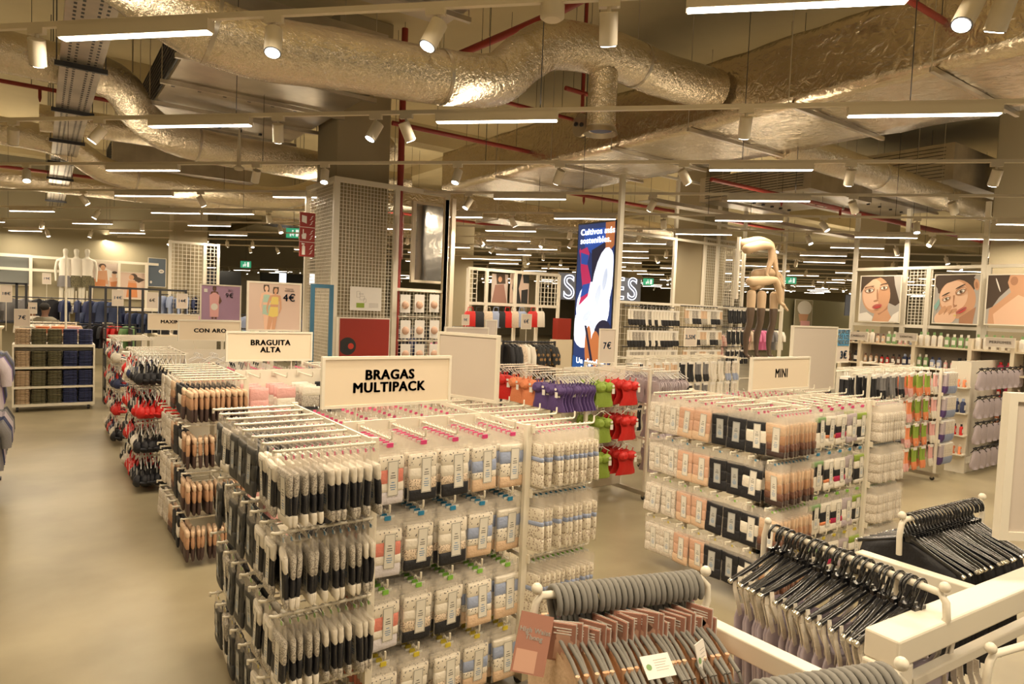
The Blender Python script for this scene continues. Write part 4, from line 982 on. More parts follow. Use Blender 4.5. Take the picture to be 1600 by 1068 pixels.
# ---------------- sock gondola at right
rack('display_rack', 'white rack of packaged socks standing right of the mini rack', 'display rack', 8.75, 10.85, 4.3, 5, .3, [1.66, 1.30, .94, .60], arm=.45, prongs=8)
for l, z in enumerate([1.66, 1.30, .94, .60]):
    for j in range(8):
        k = ['black_black', 'grey_black', 'grey_grey', 'grey_black', 'orange_pink', 'lime_orange', 'lime_orange', 'pink_white'][j]
        for i in range(3):
            tag(new('sock_pair', SOCKS[k], None, (8.9+j*.26, 4.34+i*.09, z), random.uniform(-.1, .1)), '%s socks, %s column, %s from the front, %s tier' % (k.replace('_', ' and '), ORD[j], ORD[i], TIER[l]), 'socks', 'socks on the front prongs')
    for i in range(9):
        tag(new('sock_pair', SOCKS['lilac_purple' if i < 2 else 'whitelace_blue'], None, (10.92+i*.045, 4.32, z), PI/2+random.uniform(-.2, .2)), 'pale socks, %s along the right arm, %s tier' % (ORD[i], TIER[l]), 'socks', 'socks on the right arm')
    for j in range(4):
        for i in range(3):
            if l < 2: tag(new('sock_pair', SOCKS['black_black'], None, (8.3+i*.06, 4.4+j*.3, z), -PI/2+random.uniform(-.2, .2)), 'black socks, %s along the %s left arm, %s tier' % (ORD[i], ORD[j], TIER[l]), 'socks', 'black socks on the left arms')
# second sock/tights rack under the legs
rack('display_rack', 'white rack of tights packs in front of the sock wall', 'display rack', 7.4, 9.6, 6.9, 4, .3, [1.62, 1.28, .94], arm=.35, prongs=8)
for l, z in enumerate([1.62, 1.28, .94]):
    for j in range(12):
        k = ['beige_lace', 'beige_lace', 'black_black', 'grey_black', 'white_white', 'whitelace_blue'][j//2]
        for i in range(1): tag(new('sock_pair', SOCKS[k], None, (7.45+j*.19, 6.93+i*.1, z), random.uniform(-.1, .1)), '%s socks, %s column of the rack by the sock wall, %s tier' % (k.replace('_', ' and '), ORD[j], TIER[l]), 'socks', 'socks on the rack by the sock wall')
    for i in range(6): tag(new('sock_pair', SOCKS['beige_lace' if i < 4 else 'black_black'], None, (7.06+i*.04, 6.92, z), -PI/2+random.uniform(-.2, .2)), 'beige socks, %s on the left arm of the rack by the sock wall, %s tier' % (ORD[i], TIER[l]), 'socks', 'socks on the arm near the sock wall')
# ================================================================ DRESS-FORM LEGS AND MANNEQUINS
MANN = mat('mannequin_skin', (.55, .39, .24), .45); MANW = mat('mannequin_white', (.72, .68, .58), .4)
def skinfig(name, verts, edges, mats, parent=None, loc=(0, 0, 0), rz=0, sub=2):
    """one continuous body grown over a joint skeleton; verts = (x,y,z,r)"""
    me = bpy.data.meshes.new(name); me.from_pydata([v[:3] for v in verts], edges, []); o = bpy.data.objects.new(name, me); COL.objects.link(o)
    sk = o.modifiers.new('skin', 'SKIN'); sk.use_smooth_shade = True
    for i, v in enumerate(verts):
        d = me.skin_vertices[0].data[i]; rr = v[3] if isinstance(v[3], tuple) else (v[3], v[3]); d.radius = rr; d.use_root = (i == 0)
    s_ = o.modifiers.new('sub', 'SUBSURF'); s_.levels = sub; s_.render_levels = sub
    me.materials.append(mats); o.location = loc; o.rotation_euler = (0, 0, rz)
    if parent is not None: o.parent = parent
    return o
def leg(name, joints, m, parent, **k):
    n = len(joints); return skinfig(name, joints, [(i, i+1) for i in range(n-1)], m, parent, **k)
# standing legs, three stocking pairs
LX = on_y(1180, 548, 5.9)
base = Vector((LX.x, 5.9, 1.72))
stand = empty('leg_display', base)
for i, (dx, m_) in enumerate(((-.2, STOCK), (.05, STOCK), (.36, STOCK))):
    J = [(dx+.03, 0, 1.0, .075), (dx+.02, -.01, .78, .068), (dx, -.025, .52, .047), (dx-.01, .015, .36, .052), (dx-.01, .02, .18, .034), (dx, .01, .05, .026), (dx, -.05, 0.01, .022), (dx, -.11, .0, .016)]
    leg('mannequin_leg', [(a, b, c, r) for a, b, c, r in J], MANN, stand)
    leg('stocking', [(a, b, c, r+.004) for a, b, c, r in J[1:]], STOCK, stand)
leg('hip_form', [(-.17, 0, 1.0, .08), (-.05, 0, 1.13, .10), (.09, 0, 1.05, .08)], MANN, stand)
leg('mannequin_leg', [(-.3, 0, 1.10, .08), (.0, -.05, 1.12, .08), (.25, -.1, 1.16, .06), (.33, -.12, 1.0, .05), (.36, -.12, .82, .03), (.42, -.18, .78, .02)], MANN, stand)
tag(stand, 'standing mannequin legs in sheer brown stockings on top of the rack', 'mannequin legs')
st2 = empty('leg_display', base+Vector((0, 0, 1.15)))
leg('mannequin_leg', [(-.30, .1, .40, .085), (.0, .02, .50, .08), (.20, -.03, .50, .058), (.23, -.03, .32, .05), (.18, .02, .08, .03), (.24, -.04, .0, .022), (.33, -.1, -.04, .014)], MANN, st2)
leg('mannequin_leg', [(-.28, .2, .48, .085), (.1, .12, .58, .08), (.34, .08, .55, .058), (.42, .06, .34, .05), (.52, .05, .06, .03), (.60, .02, -.04, .022), (.66, 0, -.1, .014)], MANN, st2)
leg('mannequin_leg', [(.1, .2, .08, .075), (.4, .12, .14, .07), (.62, .08, .1, .05), (.66, .06, -.12, .045), (.68, .05, -.33, .03), (.78, .0, -.44, .018)], MANN, st2)
MB().box(-.3, .16, -.3, -.26, .2, .6).build('support_bar', WHITE, st2)
tag(st2, 'crossed bent mannequin legs mounted above the stocking legs', 'mannequin legs')
# half mannequins at the back wall
def mannequin(p, label, m_=MANW, armout=.0):
    V = [(0, 0, .95, (.15, .10)), (0, 0, 1.1, (.115, .085)), (0, 0, 1.3, (.14, .10)), (0, 0, 1.43, (.15, .08)), (0, 0, 1.52, .05), (0, -.01, 1.60, .055), (0, -.01, 1.70, .085), (0, 0, 1.79, .06),
         (.2, 0, 1.42, .05), (.25+armout, 0, 1.15, .04), (.24+armout, -.05, .9, .03), (.24, -.08, .78, .025), (-.2, 0, 1.42, .05), (-.25-armout, 0, 1.15, .04), (-.24-armout, -.05, .9, .03), (-.24, -.08, .78, .025),
         (.09, 0, .85, .09), (.1, 0, .48, .06), (.1, .02, .1, .04), (-.09, 0, .85, .09), (-.1, 0, .48, .06), (-.1, .02, .1, .04)]
    E_ = [(0, 1), (1, 2), (2, 3), (3, 4), (4, 5), (5, 6), (6, 7), (3, 8), (8, 9), (9, 10), (10, 11), (3, 12), (12, 13), (13, 14), (14, 15), (0, 16), (16, 17), (17, 18), (0, 19), (19, 20), (20, 21)]
    r_ = empty('mannequin', p); skinfig('mannequin_body', V, E_, m_, r_, sub=1)
    return r_
for i, px in enumerate((102, 119, 136)):
    p = on_y(px, 448, 24.4); r_ = mannequin((p.x, 24.4, p.z-.62), '')
    m = MB(); clothshape([(.92, .17), (1.1, .15), (1.3, .18), (1.46, .15)], .12, 14, .05, 3, 0, 0, m); m.build('vest', C['white'], r_)
    m = MB(); clothshape([(.62, .21), (.8, .2), (.96, .16)], .13, 14, .1, 3, 0, 0, m); m.build('shorts', C['olivepat' if i else 'grey'], r_)
    MB().box(-.2, -.15, .02, .2, .15, .07).tube([(0, 0, .05), (0, 0, .5)], .02, 8).build('stand_plate', WHITE, r_)
    tag(r_, 'white mannequin in a vest on the back wall ledge, %s from the left' % ORD[i], 'mannequin', 'back wall mannequins')
tag(MB().box(-4.0, 24.0, on_y(119, 448, 24.4).z-.70, 3.2, 25, on_y(119, 448, 24.4).z-.60).build('wall_ledge', WHITE), 'white ledge along the back wall under the mannequins', 'ledge')
# two shoppers
CLS = mat('shopper_top', (.19, .17, .12), .8); PSK = mat('person_skin', (.20, .10, .06), .6); HR = mat('person_hair', (.015, .012, .01), .8); TRS = mat('shopper_trousers', (.03, .03, .04), .8)
def person(p, rz, top, label, hscale=1.13, hairlong=False):
    r_ = empty('person', p, rz); r_.scale = (hscale,)*3
    V = [(0, 0, .95, (.15, .11)), (0, 0, 1.12, (.135, .10)), (0, 0, 1.32, (.165, .11)), (0, 0, 1.43, (.13, .08)), (0, 0, 1.51, .05), (0, -.02, 1.58, (.062, .07)), (0, -.03, 1.67, (.078, .092)), (0, -.01, 1.75, (.05, .06)),
         (.20, 0, 1.40, .058), (.24, .0, 1.14, .044), (.20, -.16, 1.0, .034), (.18, -.24, .99, .026), (-.20, 0, 1.40, .058), (-.24, 0, 1.14, .044), (-.2, -.16, 1.0, .034), (-.18, -.24, .99, .026),
         (.09, 0, .86, .09), (.1, -.01, .48, .058), (.1, .02, .1, .04), (.1, -.12, .04, .035), (-.09, 0, .86, .09), (-.1, -.01, .48, .058), (-.1, .02, .1, .04), (-.1, -.12, .04, .035)]
    E_ = [(0, 1), (1, 2), (2, 3), (3, 4), (4, 5), (5, 6), (6, 7), (3, 8), (8, 9), (9, 10), (10, 11), (3, 12), (12, 13), (13, 14), (14, 15), (0, 16), (16, 17), (17, 18), (18, 19), (0, 20), (20, 21), (21, 22), (22, 23)]
    skinfig('body', V, E_, PSK, r_, sub=2)
    for s_ in (-1, 1):
        for k in range(4): MB().tube([(s_*(.165+.012*k), -.255, .99), (s_*(.163+.013*k), -.30, .985-.004*k), (s_*(.165+.012*k), -.325, .965)], [.009, .008, .006], 6).build('finger', PSK, r_)
        MB().tube([(s_*.155, -.24, .99), (s_*.14, -.275, .98)], [.010, .007], 6).build('thumb', PSK, r_)
        MB().sphere((s_*.078, -.02, 1.665), .022, 8, 0, (.4, .8, 1.2)).build('ear', PSK, r_)
        MB().sphere((s_*.03, -.108, 1.68), .012, 8).build('eye', PWHITE, r_)
    MB().loft([sq(0, -.115, 1.685, .008, .006, 8), sq(0, -.13, 1.65, .013, .012, 8), sq(0, -.112, 1.635, .014, .01, 8)]).build('nose', PSK, r_)
    MB().sphere((0, -.103, 1.61), .024, 8, 0, (1, .4, .35)).build('mouth', PLIP, r_)
    m = MB().sphere((0, .005, 1.70), .096, 14, 0, (.88, 1.0, .85)); m.build('hair', HR, r_)
    m = MB(); clothshape([(.88, .21), (1.05, .20), (1.25, .225), (1.38, .245), (1.455, .20), (1.50, .10)], .165, 20, .05, 3, 0, 0, m)
    for s_ in (-1, 1): m.tube([(s_*.17, 0, 1.41), (s_*.23, 0, 1.28), (s_*.25, -.01, 1.16)], [.095, .085, .08], 12)
    m.build('t_shirt', top, r_)
    m = MB().tube([(.09, 0, .93), (.1, 0, .5), (.1, .01, .08)], [.12, .085, .065], 12).tube([(-.09, 0, .93), (-.1, 0, .5), (-.1, .01, .08)], [.12, .085, .065], 12); m.build('trousers', TRS, r_)
    tag(r_, label, 'person'); return r_
p = on_y(70, 470, 18.2); person((p.x, 18.2, 0), 2.6, CLS, 'person in a dark olive T-shirt standing behind the folded clothes unit')
p = on_y(50, 470, 18.6); person((p.x, 18.6, 0), .4, C['white'], 'second person, only the head showing above a price card at left')
# ================================================================ FOLDED CLOTHES UNIT (LEFT)
r_ = empty('shelf_unit', (-.40, 15.3, 0)); Wd = 1.30; T = 1.25
MB().box(0, 0, .10, Wd, .6, .15).build('bottom_board', WHITE, r_); MB().box(0, 0, T-.03, Wd, .6, T+.02).build('top_board', WHITE, r_)
for z in (.46, .83): MB().box(.03, 0, z-.02, Wd-.03, .6, z+.02).build('shelf', WHITE, r_)
for x in (0, Wd-.03): MB().box(x, 0, .15, x+.03, .6, T-.03).build('side_panel', WHITE, r_)
MB().box(.03, .28, .15, Wd-.03, .3, T-.03).build('middle_panel', WHITE, r_)
for x in (.08, Wd-.1): MB().tube([(x-.02, .08, .05), (x+.02, .08, .05)], .05, 12).build('caster', DARK, r_)
tag(r_, 'white shelf unit on casters stacked with folded clothes at left', 'shelf unit')
FOLD = {k: MB().loft([sq(0, 0, 0, .104, .11, 16, .5), sq(0, 0, .006, .118, .13, 16, .4), sq(0, 0, .018, .118, .13, 16, .4), sq(0, 0, .0245, .104, .11, 16, .5)]).mesh('folded_garment', C[k]) for k in ('sandpat', 'olivepat', 'navypat', 'denim', 'grey', 'orange', 'white', 'beige', 'pink', 'black', 'blue', 'red')}
for s_, z in enumerate((T+.021, .851, .481, .151)):
    for j in range(5):
        k = ['sandpat', 'olivepat', 'olivepat', 'navypat', 'navypat'][j]
        nn = 10
        for i in range(nn):
            o = new('folded_garment', FOLD[k], None, (-.40+.155+j*.248, 15.44+random.uniform(-.01, .01), z+i*.0295), random.uniform(-.06, .06))
            tag(o, '%s folded garment, %s from the bottom, %s stack, %s level' % ({'sandpat': 'sand patterned', 'olivepat': 'olive patterned', 'navypat': 'navy patterned'}[k], ORD[i], ORD[j], TIER[s_]), 'folded clothes', 'folded clothes on the left shelf unit')
# garments hanging at the left edge
def garment_rail(p, L, rz, keys, n, name, label, glabel, z=1.5, top=DARK, meshes=None, spread=0):
    r_ = empty('garment_rail', p, rz)
    MB().tube([(-L/2, 0, z), (L/2, 0, z)], .014, 8).build('rail', top, r_)
    for x in (-L/2, L/2):
        MB().box(x-.015, -.015, .03, x+.015, .015, z+.02).build('rail_post', top, r_); MB().box(x-.02, -.14, 0, x+.02, .14, .03).build('rail_foot', top, r_)
    tag(r_, label, 'clothes rail')
    for i in range(n):
        t = -L/2+.06+(L-.12)*i/(n-1); q = (p[0]+t*cos(rz), p[1]+t*sin(rz), z+.014)
        if not inview(q[0], q[1], q[2]-.4, 80): continue
        k = keys[int(i*len(keys)/n)]
        o = new(name, (meshes or TOPS)[k], None, q, rz+PI/2+(random.uniform(-.25, .25) if p[1] < 14 else random.uniform(-1.2, -.2))); tag(o, glabel % (k.replace('pat', ' patterned').replace('darkfloral', 'dark floral').replace('hotpink', 'bright pink'), ORD[i]), 'garment', glabel.split(',')[-1].strip())
for q, (z, ks) in enumerate(((1.62, ['lilac', 'purple', 'black', 'navy', 'grey']), (.95, ['grey', 'navy', 'lilac', 'grey', 'black']))):
    garment_rail((-.50, 9.3+q*.06, 0), 1.3, PI/2, ks, 12, 'hanging_shirt', '%s rail of dark tops cut by the left edge' % ('upper', 'lower')[q], '%s top, %s along, on the '+('upper', 'lower')[q]+' rail at the left edge', z)
# middle distance rails and tables at left, seen over the shelf unit
garment_rail((.4, 20.4, 0), 2.6, 0, ['grey', 'black', 'navy', 'denim'], 10, 'hanging_shirt', 'long dark rail before the back wall at left', '%s top, %s along, dark rail before the back wall', 2.1)
# ================================================================ BACK WALL AREA, LEFT
def bs(px0, py0, px1, py1, y): return bsize(px0, py0, px1, py1, y)
x0, z0, x1, z1 = bs(144, 410, 185, 448, 24.9)
poster(x1-x0, z1-z0, ((x0+x1)/2, 24.85, z0), 0, [(PWHITE, [(.3, .9), (1, .55), (1, .2), (.3, .3)]), (PHAIR, ell(.38, .88, .14, .1)), (SKIN1, ell(.40, .80, .09, .12)), (SKIN1, [(.2, .65), (.55, .7), (.6, .1), (.15, .1)]), (PORANGE, [(.05, .3), (.5, .28), (.5, 0), (.05, 0)]), (SKIN2, ell(.82, .5, .09, .14)), (SKIN2, [(.65, .4), (.95, .4), (.9, .0), (.65, 0)]), (PORANGE, [(.68, .2), (.95, .25), (.9, 0), (.7, 0)]), (PHAIR, ell(.84, .62, .1, .06))], PSKY,
       'back wall poster of sunlit figures in orange beside the mannequins')
x0, z0, x1, z1 = bs(188, 425, 228, 467, 24.9)
poster(x1-x0, z1-z0, ((x0+x1)/2, 24.85, z0), 0, [(PHAIR, ell(.5, .85, .15, .12)), (SKIN1, ell(.42, .82, .1, .1)), (SKIN1, [(.3, .7), (.6, .7), (.6, .45), (.3, .45)]), (PORANGE, [(.3, .62), (.62, .6), (.66, .05), (.22, .05)]), (PHAIR, [(.5, .9), (.95, .75), (.7, .62), (.55, .7)])], PBG,
       'back wall poster of a figure in an orange dress, hair blowing')
x0, z0, x1, z1 = bs(232, 403, 258, 448, 24.9)
poster(x1-x0, z1-z0, ((x0+x1)/2, 24.86, z0), 0, [(PWHITE, ell(.75, .55, .16, .07)), (PGREY, ell(.75, .55, .1, .03)), (PWHITE, ell(.15, .15, .06, .05))], mat('print_slate', (.10, .13, .17), .4), 'slate blue panel with a white line drawing on the back wall')
x0, z0, x1, z1 = bs(0, 396, 47, 445, 24.9)
poster(x1-x0+.6, z1-z0, ((x0+x1)/2-.3, 24.86, z0), 0, [], mat('print_grey_blue', (.20, .21, .20), .5), 'large plain grey blue panel on the back wall at far left')
r_ = empty('wall_frame', (0, 24.7, 0)); ya = on_y(49, 395, 24.7)
za = on_y(120, 403, 24.7).z; zb = on_y(120, 425, 24.7).z
for px in (48, 95, 142, 186, 229): x = on_y(px, 420, 24.7).x; MB().box(x-.04, -.04, 0, x+.04, .04, za).build('frame_post', WHITE, r_)
MB().box(-3.9, -.034, za-.08, 3.2, .034, za-.004).build('frame_rail', WHITE, r_)
MB().box(-3.9, -.034, zb-.04, on_y(95, 425, 24.7).x, .034, zb+.04).build('frame_rail', WHITE, r_)
tag(r_, 'cream frame of posts and rails along the back wall', 'display frame')
garment_rail((-.9, 22.5, 0), 3.0, 0, ['white', 'black', 'black', 'navy', 'white', 'grey'], 14, 'hanging_shirt', 'rail of tops below the white mannequins', '%s top, %s along, rail below the mannequins', 2.0, WHITE)
garment_rail((2.1, 21.0, 0), 2.4, 0, ['denim', 'white', 'navy', 'denim', 'black', 'blue'], 14, 'hanging_shirt', 'rail of jeans and tops before the orange poster', '%s garment, %s along, rail before the orange poster', 1.8)
garment_rail((.9, 19.3, 0), 2.2, 0, ['black', 'red', 'navy', 'black', 'red', 'green'], 14, 'hanging_shirt', 'rail of black and red clothes behind the shelf unit', '%s top, %s along, rail of black and red clothes', 1.5)
garment_rail((.2, 17.0, 0), .9, 0, ['white', 'white', 'beige'], 10, 'hanging_shirt', 'short rail of white clothes behind the folded stacks', '%s top, %s along, short rail behind the folded stacks', 1.62, WHITE)
# dark tall rail frame
r_ = empty('dark_rail_frame', (0, 18.6, 0)); zt = on_y(230, 450, 18.6).z
for px in (141, 165, 203, 223, 250, 290): x = on_y(px, 470, 18.6).x; MB().box(x-.025, -.025, 0, x+.025, .025, zt).build('frame_post', DARK, r_)
MB().box(on_y(141, 470, 18.6).x, -.02, zt-.05, on_y(290, 470, 18.6).x, .02, zt-.003).build('frame_rail', DARK, r_)
for z in (zt-.5, zt-1.0): MB().box(on_y(165, 470, 18.6).x, -.02, z, on_y(223, 470, 18.6).x, .02, z+.03).build('frame_rail', DARK, r_)
tag(r_, 'dark metal rail frame carrying price cards before the back wall', 'display frame')
r_ = empty('dark_rail_frame', (0, 19.4, 0)); zt = on_y(20, 441, 19.4).z
for px in (-30, 26, 41): x = on_y(px, 470, 19.4).x; MB().box(x-.025, -.025, 0, x+.025, .025, zt).build('frame_post', DARK, r_)
MB().box(on_y(-30, 470, 19.4).x, -.025, zt-.05, on_y(41, 470, 19.4).x, .025, zt).box(on_y(-30, 470, 19.4).x, -.025, zt-.95, on_y(41, 470, 19.4).x, .025, zt-.9).build('frame_rail', DARK, r_)
tag(r_, 'dark metal rail frame at far left behind the 18 euro card', 'display frame')
def table(x, y, w, d, h, keys, label, rows=1, per=5):
    r_ = empty('display_table', (x, y, 0)); MB().box(0, 0, h-.04, w, d, h).build('table_top', CREAM, r_, bevel=.005)
    for a in (.04, w-.08):
        for b in (.04, d-.08): MB().box(a, b, 0, a+.04, b+.04, h-.04).build('leg', CREAM, r_)
    MB().box(.04, .04, .3, w-.04, d-.04, .33).build('lower_shelf', CREAM, r_)
    tag(r_, label, 'table'); n = int(w/.27)
    for b in range(rows):
        for j in range(n):
            k = keys[j*len(keys)//n]
            for i in range(per):
                o = new('folded_garment', FOLD[k], None, (x+.15+j*(w-.05)/n, y+.17+b*.3, h+.0005+i*.029), random.uniform(-.1, .1)); tag(o, '%s folded garment, %s layer, stack %s on the %s' % (k.replace('pat', ' patterned'), ORD[i], ORD[j], ' '.join(label.split()[:6])), 'folded clothes', 'folded clothes on '+label)
table(-.35, 16.4, 1.1, .7, 1.42, ['white', 'orange', 'orange', 'pink'], 'cream table of orange and white clothes behind the shelf unit', per=5)
table(2.1, 16.3, 1.6, .7, 1.42, ['black', 'white', 'white', 'denim'], 'long cream table of black and white folded clothes', per=5)
table(1.3, 15.0, 2.1, .6, 1.0, ['white', 'grey', 'white', 'beige'], 'cream table of light clothes beyond the bra racks', per=5)
table(-1.9, 17.2, 1.3, .7, 1.5, ['white', 'blue', 'white'], 'white table of pale clothes at the far left edge', per=4)
r_ = empty('shelf_tower', (1.1, 15.9, 0))
for z in (.3, .65, 1.0, 1.3): MB().box(0, 0, z, .5, .5, z+.03).build('shelf', CREAM, r_)
for x in (0, .47): MB().box(x, 0, 0, x+.03, .5, 1.55).build('side_panel', DARK, r_)
tag(r_, 'narrow cream shelf tower right of the folded clothes unit', 'shelf unit')
for k, z in enumerate((.33, .68, 1.03)):
    for i in range(4): tag(new('folded_garment', FOLD[['beige', 'grey', 'white'][k]], None, (1.35, 16.1, z+i*.029), .02*i), 'pale folded garment, %s layer, %s shelf of the narrow tower' % (ORD[i], ORD[k]), 'folded clothes', 'folded clothes in the narrow tower')
tag(MB().tube([(0, 0, 0), (0, 0, 3.0)], .02, 8).tube([(0, 0, 0), (0, 0, .03)], .16, 16).build('pole_stand', WHITE, None, (on_y(103, 480, 16.2).x, 16.2, 0)), 'thin white pole standing behind the folded clothes unit', 'pole')
r_ = empty('mesh_screen', (2.85, 19.9, 0)); m = MB(); wiremesh(m, (0, 0, 0), (1.2, 0, 0), .1, 3.7, .1, .006); m.build('wire_mesh', WHITE, r_)
m = MB()
for x in (0, .85, 1.2): m.box(x-.035, -.03, 0, x+.035, .03, 3.75)
m.box(.0, -.026, 3.68, 1.2, .026, 3.745); m.build('screen_frame', WHITE, r_); tag(r_, 'mesh screen before the farther column at left', 'mesh screen')
# dark shop front and things behind, x 300-520
x0, z0, x1, z1 = bs(303, 420, 376, 475, 30)
tag(MB().box(x0, 30, 0, x1, 30.2, z1).build('dark_partition', mat('dark_partition', (.02, .022, .025), .5)), 'dark partition wall far behind the lilac poster', 'partition')
x0, z0, x1, z1 = bs(408, 425, 475, 475, 34)
tag(MB().box(x0, 34, 0, x1, 34.2, z1).build('dark_partition', MATS['dark_partition']), 'dark partition far behind the 4 euro poster', 'partition')
x0, z0, x1, z1 = bs(436, 426, 446, 446, 30)
tag(MB().box(x0, 29.9, z0, x1, 29.95, z1).build('lit_panel', EM('lit_panel', (.8, .88, 1), 1.2)), 'small lit white sign above the 4 euro poster', 'sign')
x0, z0, x1, z1 = bs(478, 427, 512, 446, 20)
tag(MB().box(x0, 20, z0, x1, 20.05, z1).box(x0-.05, 19.99, z0, x0, 20.05, z1, 1).build('lit_panel', [EM('lit_panel', (.8, .88, 1), 1.2), EM('lit_blue', (.02, .1, .6))]), 'bright white and blue lit screen left of the mesh column', 'screen')
x0, z0, x1, z1 = bs(486, 443, 518, 560, 8.9)
r_ = empty('poster_stand', ((x0+x1)/2, 8.9, 0)); w = x1-x0; BL = mat('frame_blue', (.05, .17, .28), .4)
m = MB()
for a in (-w/2, w/2-.05): m.box(a, -.02, 0, a+.05, .02, z1)
m.box(-w/2+.05, -.02, z1-.05, w/2-.05, .02, z1); m.build('stand_frame', BL, r_)
tag(r_, 'blue edged upright frame at the left foot of the mesh column', 'frame')
garment_rail((3.3, 12.4, 0), 1.6, 0, ['olivepat', 'green', 'grey', 'olivepat', 'black'], 9, 'hanging_shirt', 'rail of green and dark clothes left of the mesh column', '%s top, %s along, rail left of the mesh column', 1.75)
garment_rail((4.0, 16.5, 0), 2.4, 0, ['hotpink', 'blue', 'white', 'navy'], 11, 'hanging_shirt', 'farther rail of bright clothes left of the mesh column', '%s top, %s along, farther rail left of the column', 1.9)
garment_rail((3.2, 20.0, 0), 1.2, .3, ['blue', 'blue', 'navy'], 6, 'hanging_shirt', 'rail of blue shirts beside the lilac poster', '%s shirt, %s along, rail beside the lilac poster', 2.3)
# ================================================================ MIDDLE DISTANCE (x 690-960)
garment_rail((6.35, 10.6, 0), 1.1, .0, ['hotpink', 'hotpink', 'hotpink'], 11, 'hanging_shirt', 'rail of bright pink tops in front of the far wall unit', '%s top, %s along, pink rail', 1.68)
garment_rail((5.75, 11.6, 0), .8, .0, ['black', 'navy', 'black'], 7, 'hanging_shirt', 'short rail of black tops beside the pink ones', '%s top, %s along, short black rail', 1.72)
garment_rail((6.35, 8.45, 0), .95, -.1, ['black', 'leopard', 'white', 'darkfloral', 'darkfloral', 'darkfloral'], 14, 'hanging_shirt', 'rail of black and dark floral tops before the lit screen', '%s top, %s along, rail before the lit screen', 1.78)
garment_rail((6.9, 12.6, 0), 2.0, .0, ['grey', 'black', 'leopard', 'white'], 14, 'hanging_shirt', 'rail of mixed tops behind the floral rail', '%s top, %s along, mixed rail behind the floral one', 1.85)
r_ = empty('wall_unit', (0, 14.2, 0)); za = on_y(800, 424, 14.2).z; zb = on_y(800, 476, 14.2).z
for px in (731, 760, 805, 840, 873): x = on_y(px, 450, 14.2).x; MB().box(x-.04, -.03, 0, x+.04, .03, za).build('upright', WHITE, r_)
for z in (za, zb): MB().box(on_y(731, 450, 14.2).x, -.024, z-.04, on_y(873, 450, 14.2).x, .024, z+.036).build('cross_rail', WHITE, r_)
m = MB(); wiremesh(m, (on_y(840, 450, 14.2).x, 0, 0), (on_y(873, 450, 14.2).x, 0, 0), zb, za, .12, .008); wiremesh(m, (on_y(731, 450, 14.2).x, 0, 0), (on_y(745, 450, 14.2).x, 0, 0), zb, za, .12, .008); m.build('wire_mesh', WHITE, r_)
tag(r_, 'white wall unit holding two fashion posters in the middle distance', 'display frame')
x0, z0, x1, z1 = bs(769, 427, 792, 474, 14.3)
poster(x1-x0, z1-z0, ((x0+x1)/2, 14.3, z0), 0, [(PHAIR, [(.25, 1), (.8, 1), (.85, .68), (.3, .65)]), (mat('print_mauve', (.32, .17, .13), .5), [(.2, .62), (.75, .66), (.98, .0), (.02, 0)]), (SKIN1, ell(.5, .82, .12, .1))], PSKY, 'poster of a person in a mauve top in the middle distance', fr=0)
x0, z0, x1, z1 = bs(798, 427, 825, 474, 14.3)
poster(x1-x0, z1-z0, ((x0+x1)/2, 14.3, z0), 0, [(INK, [(.2, 1), (.6, 1), (.45, .5), (.6, 0), (.3, 0), (.1, .5)]), (INK, [(.65, 1), (1, 1), (1, .7), (.7, .7)]), (INK, [(.6, .45), (.95, .5), (.95, 0), (.6, 0)])], PBG, 'poster of a dark coat sleeve in the middle distance', fr=0)
BAGM = MB().loft([sq(0, 0, -.42, .16, .06, 12, .4), sq(0, 0, -.40, .17, .07, 12, .4), sq(0, 0, -.05, .15, .06, 12, .4), sq(0, 0, 0, .12, .03, 12, .4)]).tube([(-.08, 0, 0), (-.06, 0, .1), (.06, 0, .1), (.08, 0, 0)], .01, 6)
bm = {k: BAGM.mesh('shoulder_bag', C[k]) for k in ('red', 'leopard', 'blue', 'black', 'white')}
for i, (px, k) in enumerate(((735, 'red'), (748, 'black'), (762, 'leopard'), (775, 'blue'), (783, 'black'), (793, 'red'), (803, 'leopard'), (815, 'blue'), (833, 'red'), (843, 'white'))):
    p = on_y(px, 486, 14.0); tag(new('shoulder_bag', bm[k], None, p), '%s bag hanging %s from the left on the middle distance wall unit' % ({'leopard': 'patterned'}.get(k, k), ORD[i]), 'bag')
table(6.6, 12.0, 1.8, .5, 1.55, ['white', 'red', 'grey'], 'white table with red and grey items in the middle distance', per=3)
x0, z0, x1, z1 = bs(872, 497, 892, 512, 13); tag(MB().box(x0, 13, z0-.3, x1, 13.2, z1).box(x0-.05, 12.98, 0, x1+.05, 13.22, z0-.3, 1).build('fire_hose_cabinet', [MATS['fire_red'], CREAM]), 'distant red fire cabinet left of the lit screen', 'fire cabinet')
# tall post beside the mirror bay and before the screen
for px, y, lab in ((704, 9.3, 'cream post right of the steel panel'), (693, 9.5, 'slimmer cream post bounding the bra pad bay')):
    p = on_y(px, 450, y); tag(MB().box(p.x-.035, y-.03, 0, p.x+.035, y+.03, 4.0).build('upright_post', CREAM), lab, 'post')
for px in (372, 404, 468, 520, 745, 805, 840, 890, 918):
    pass
tag(MB().box(XS-.02, p1.y-.10, 0, XS+.05, p1.y-.05, 4.1).build('upright_post', WHITE), 'white post at the right edge of the lit screen', 'post')
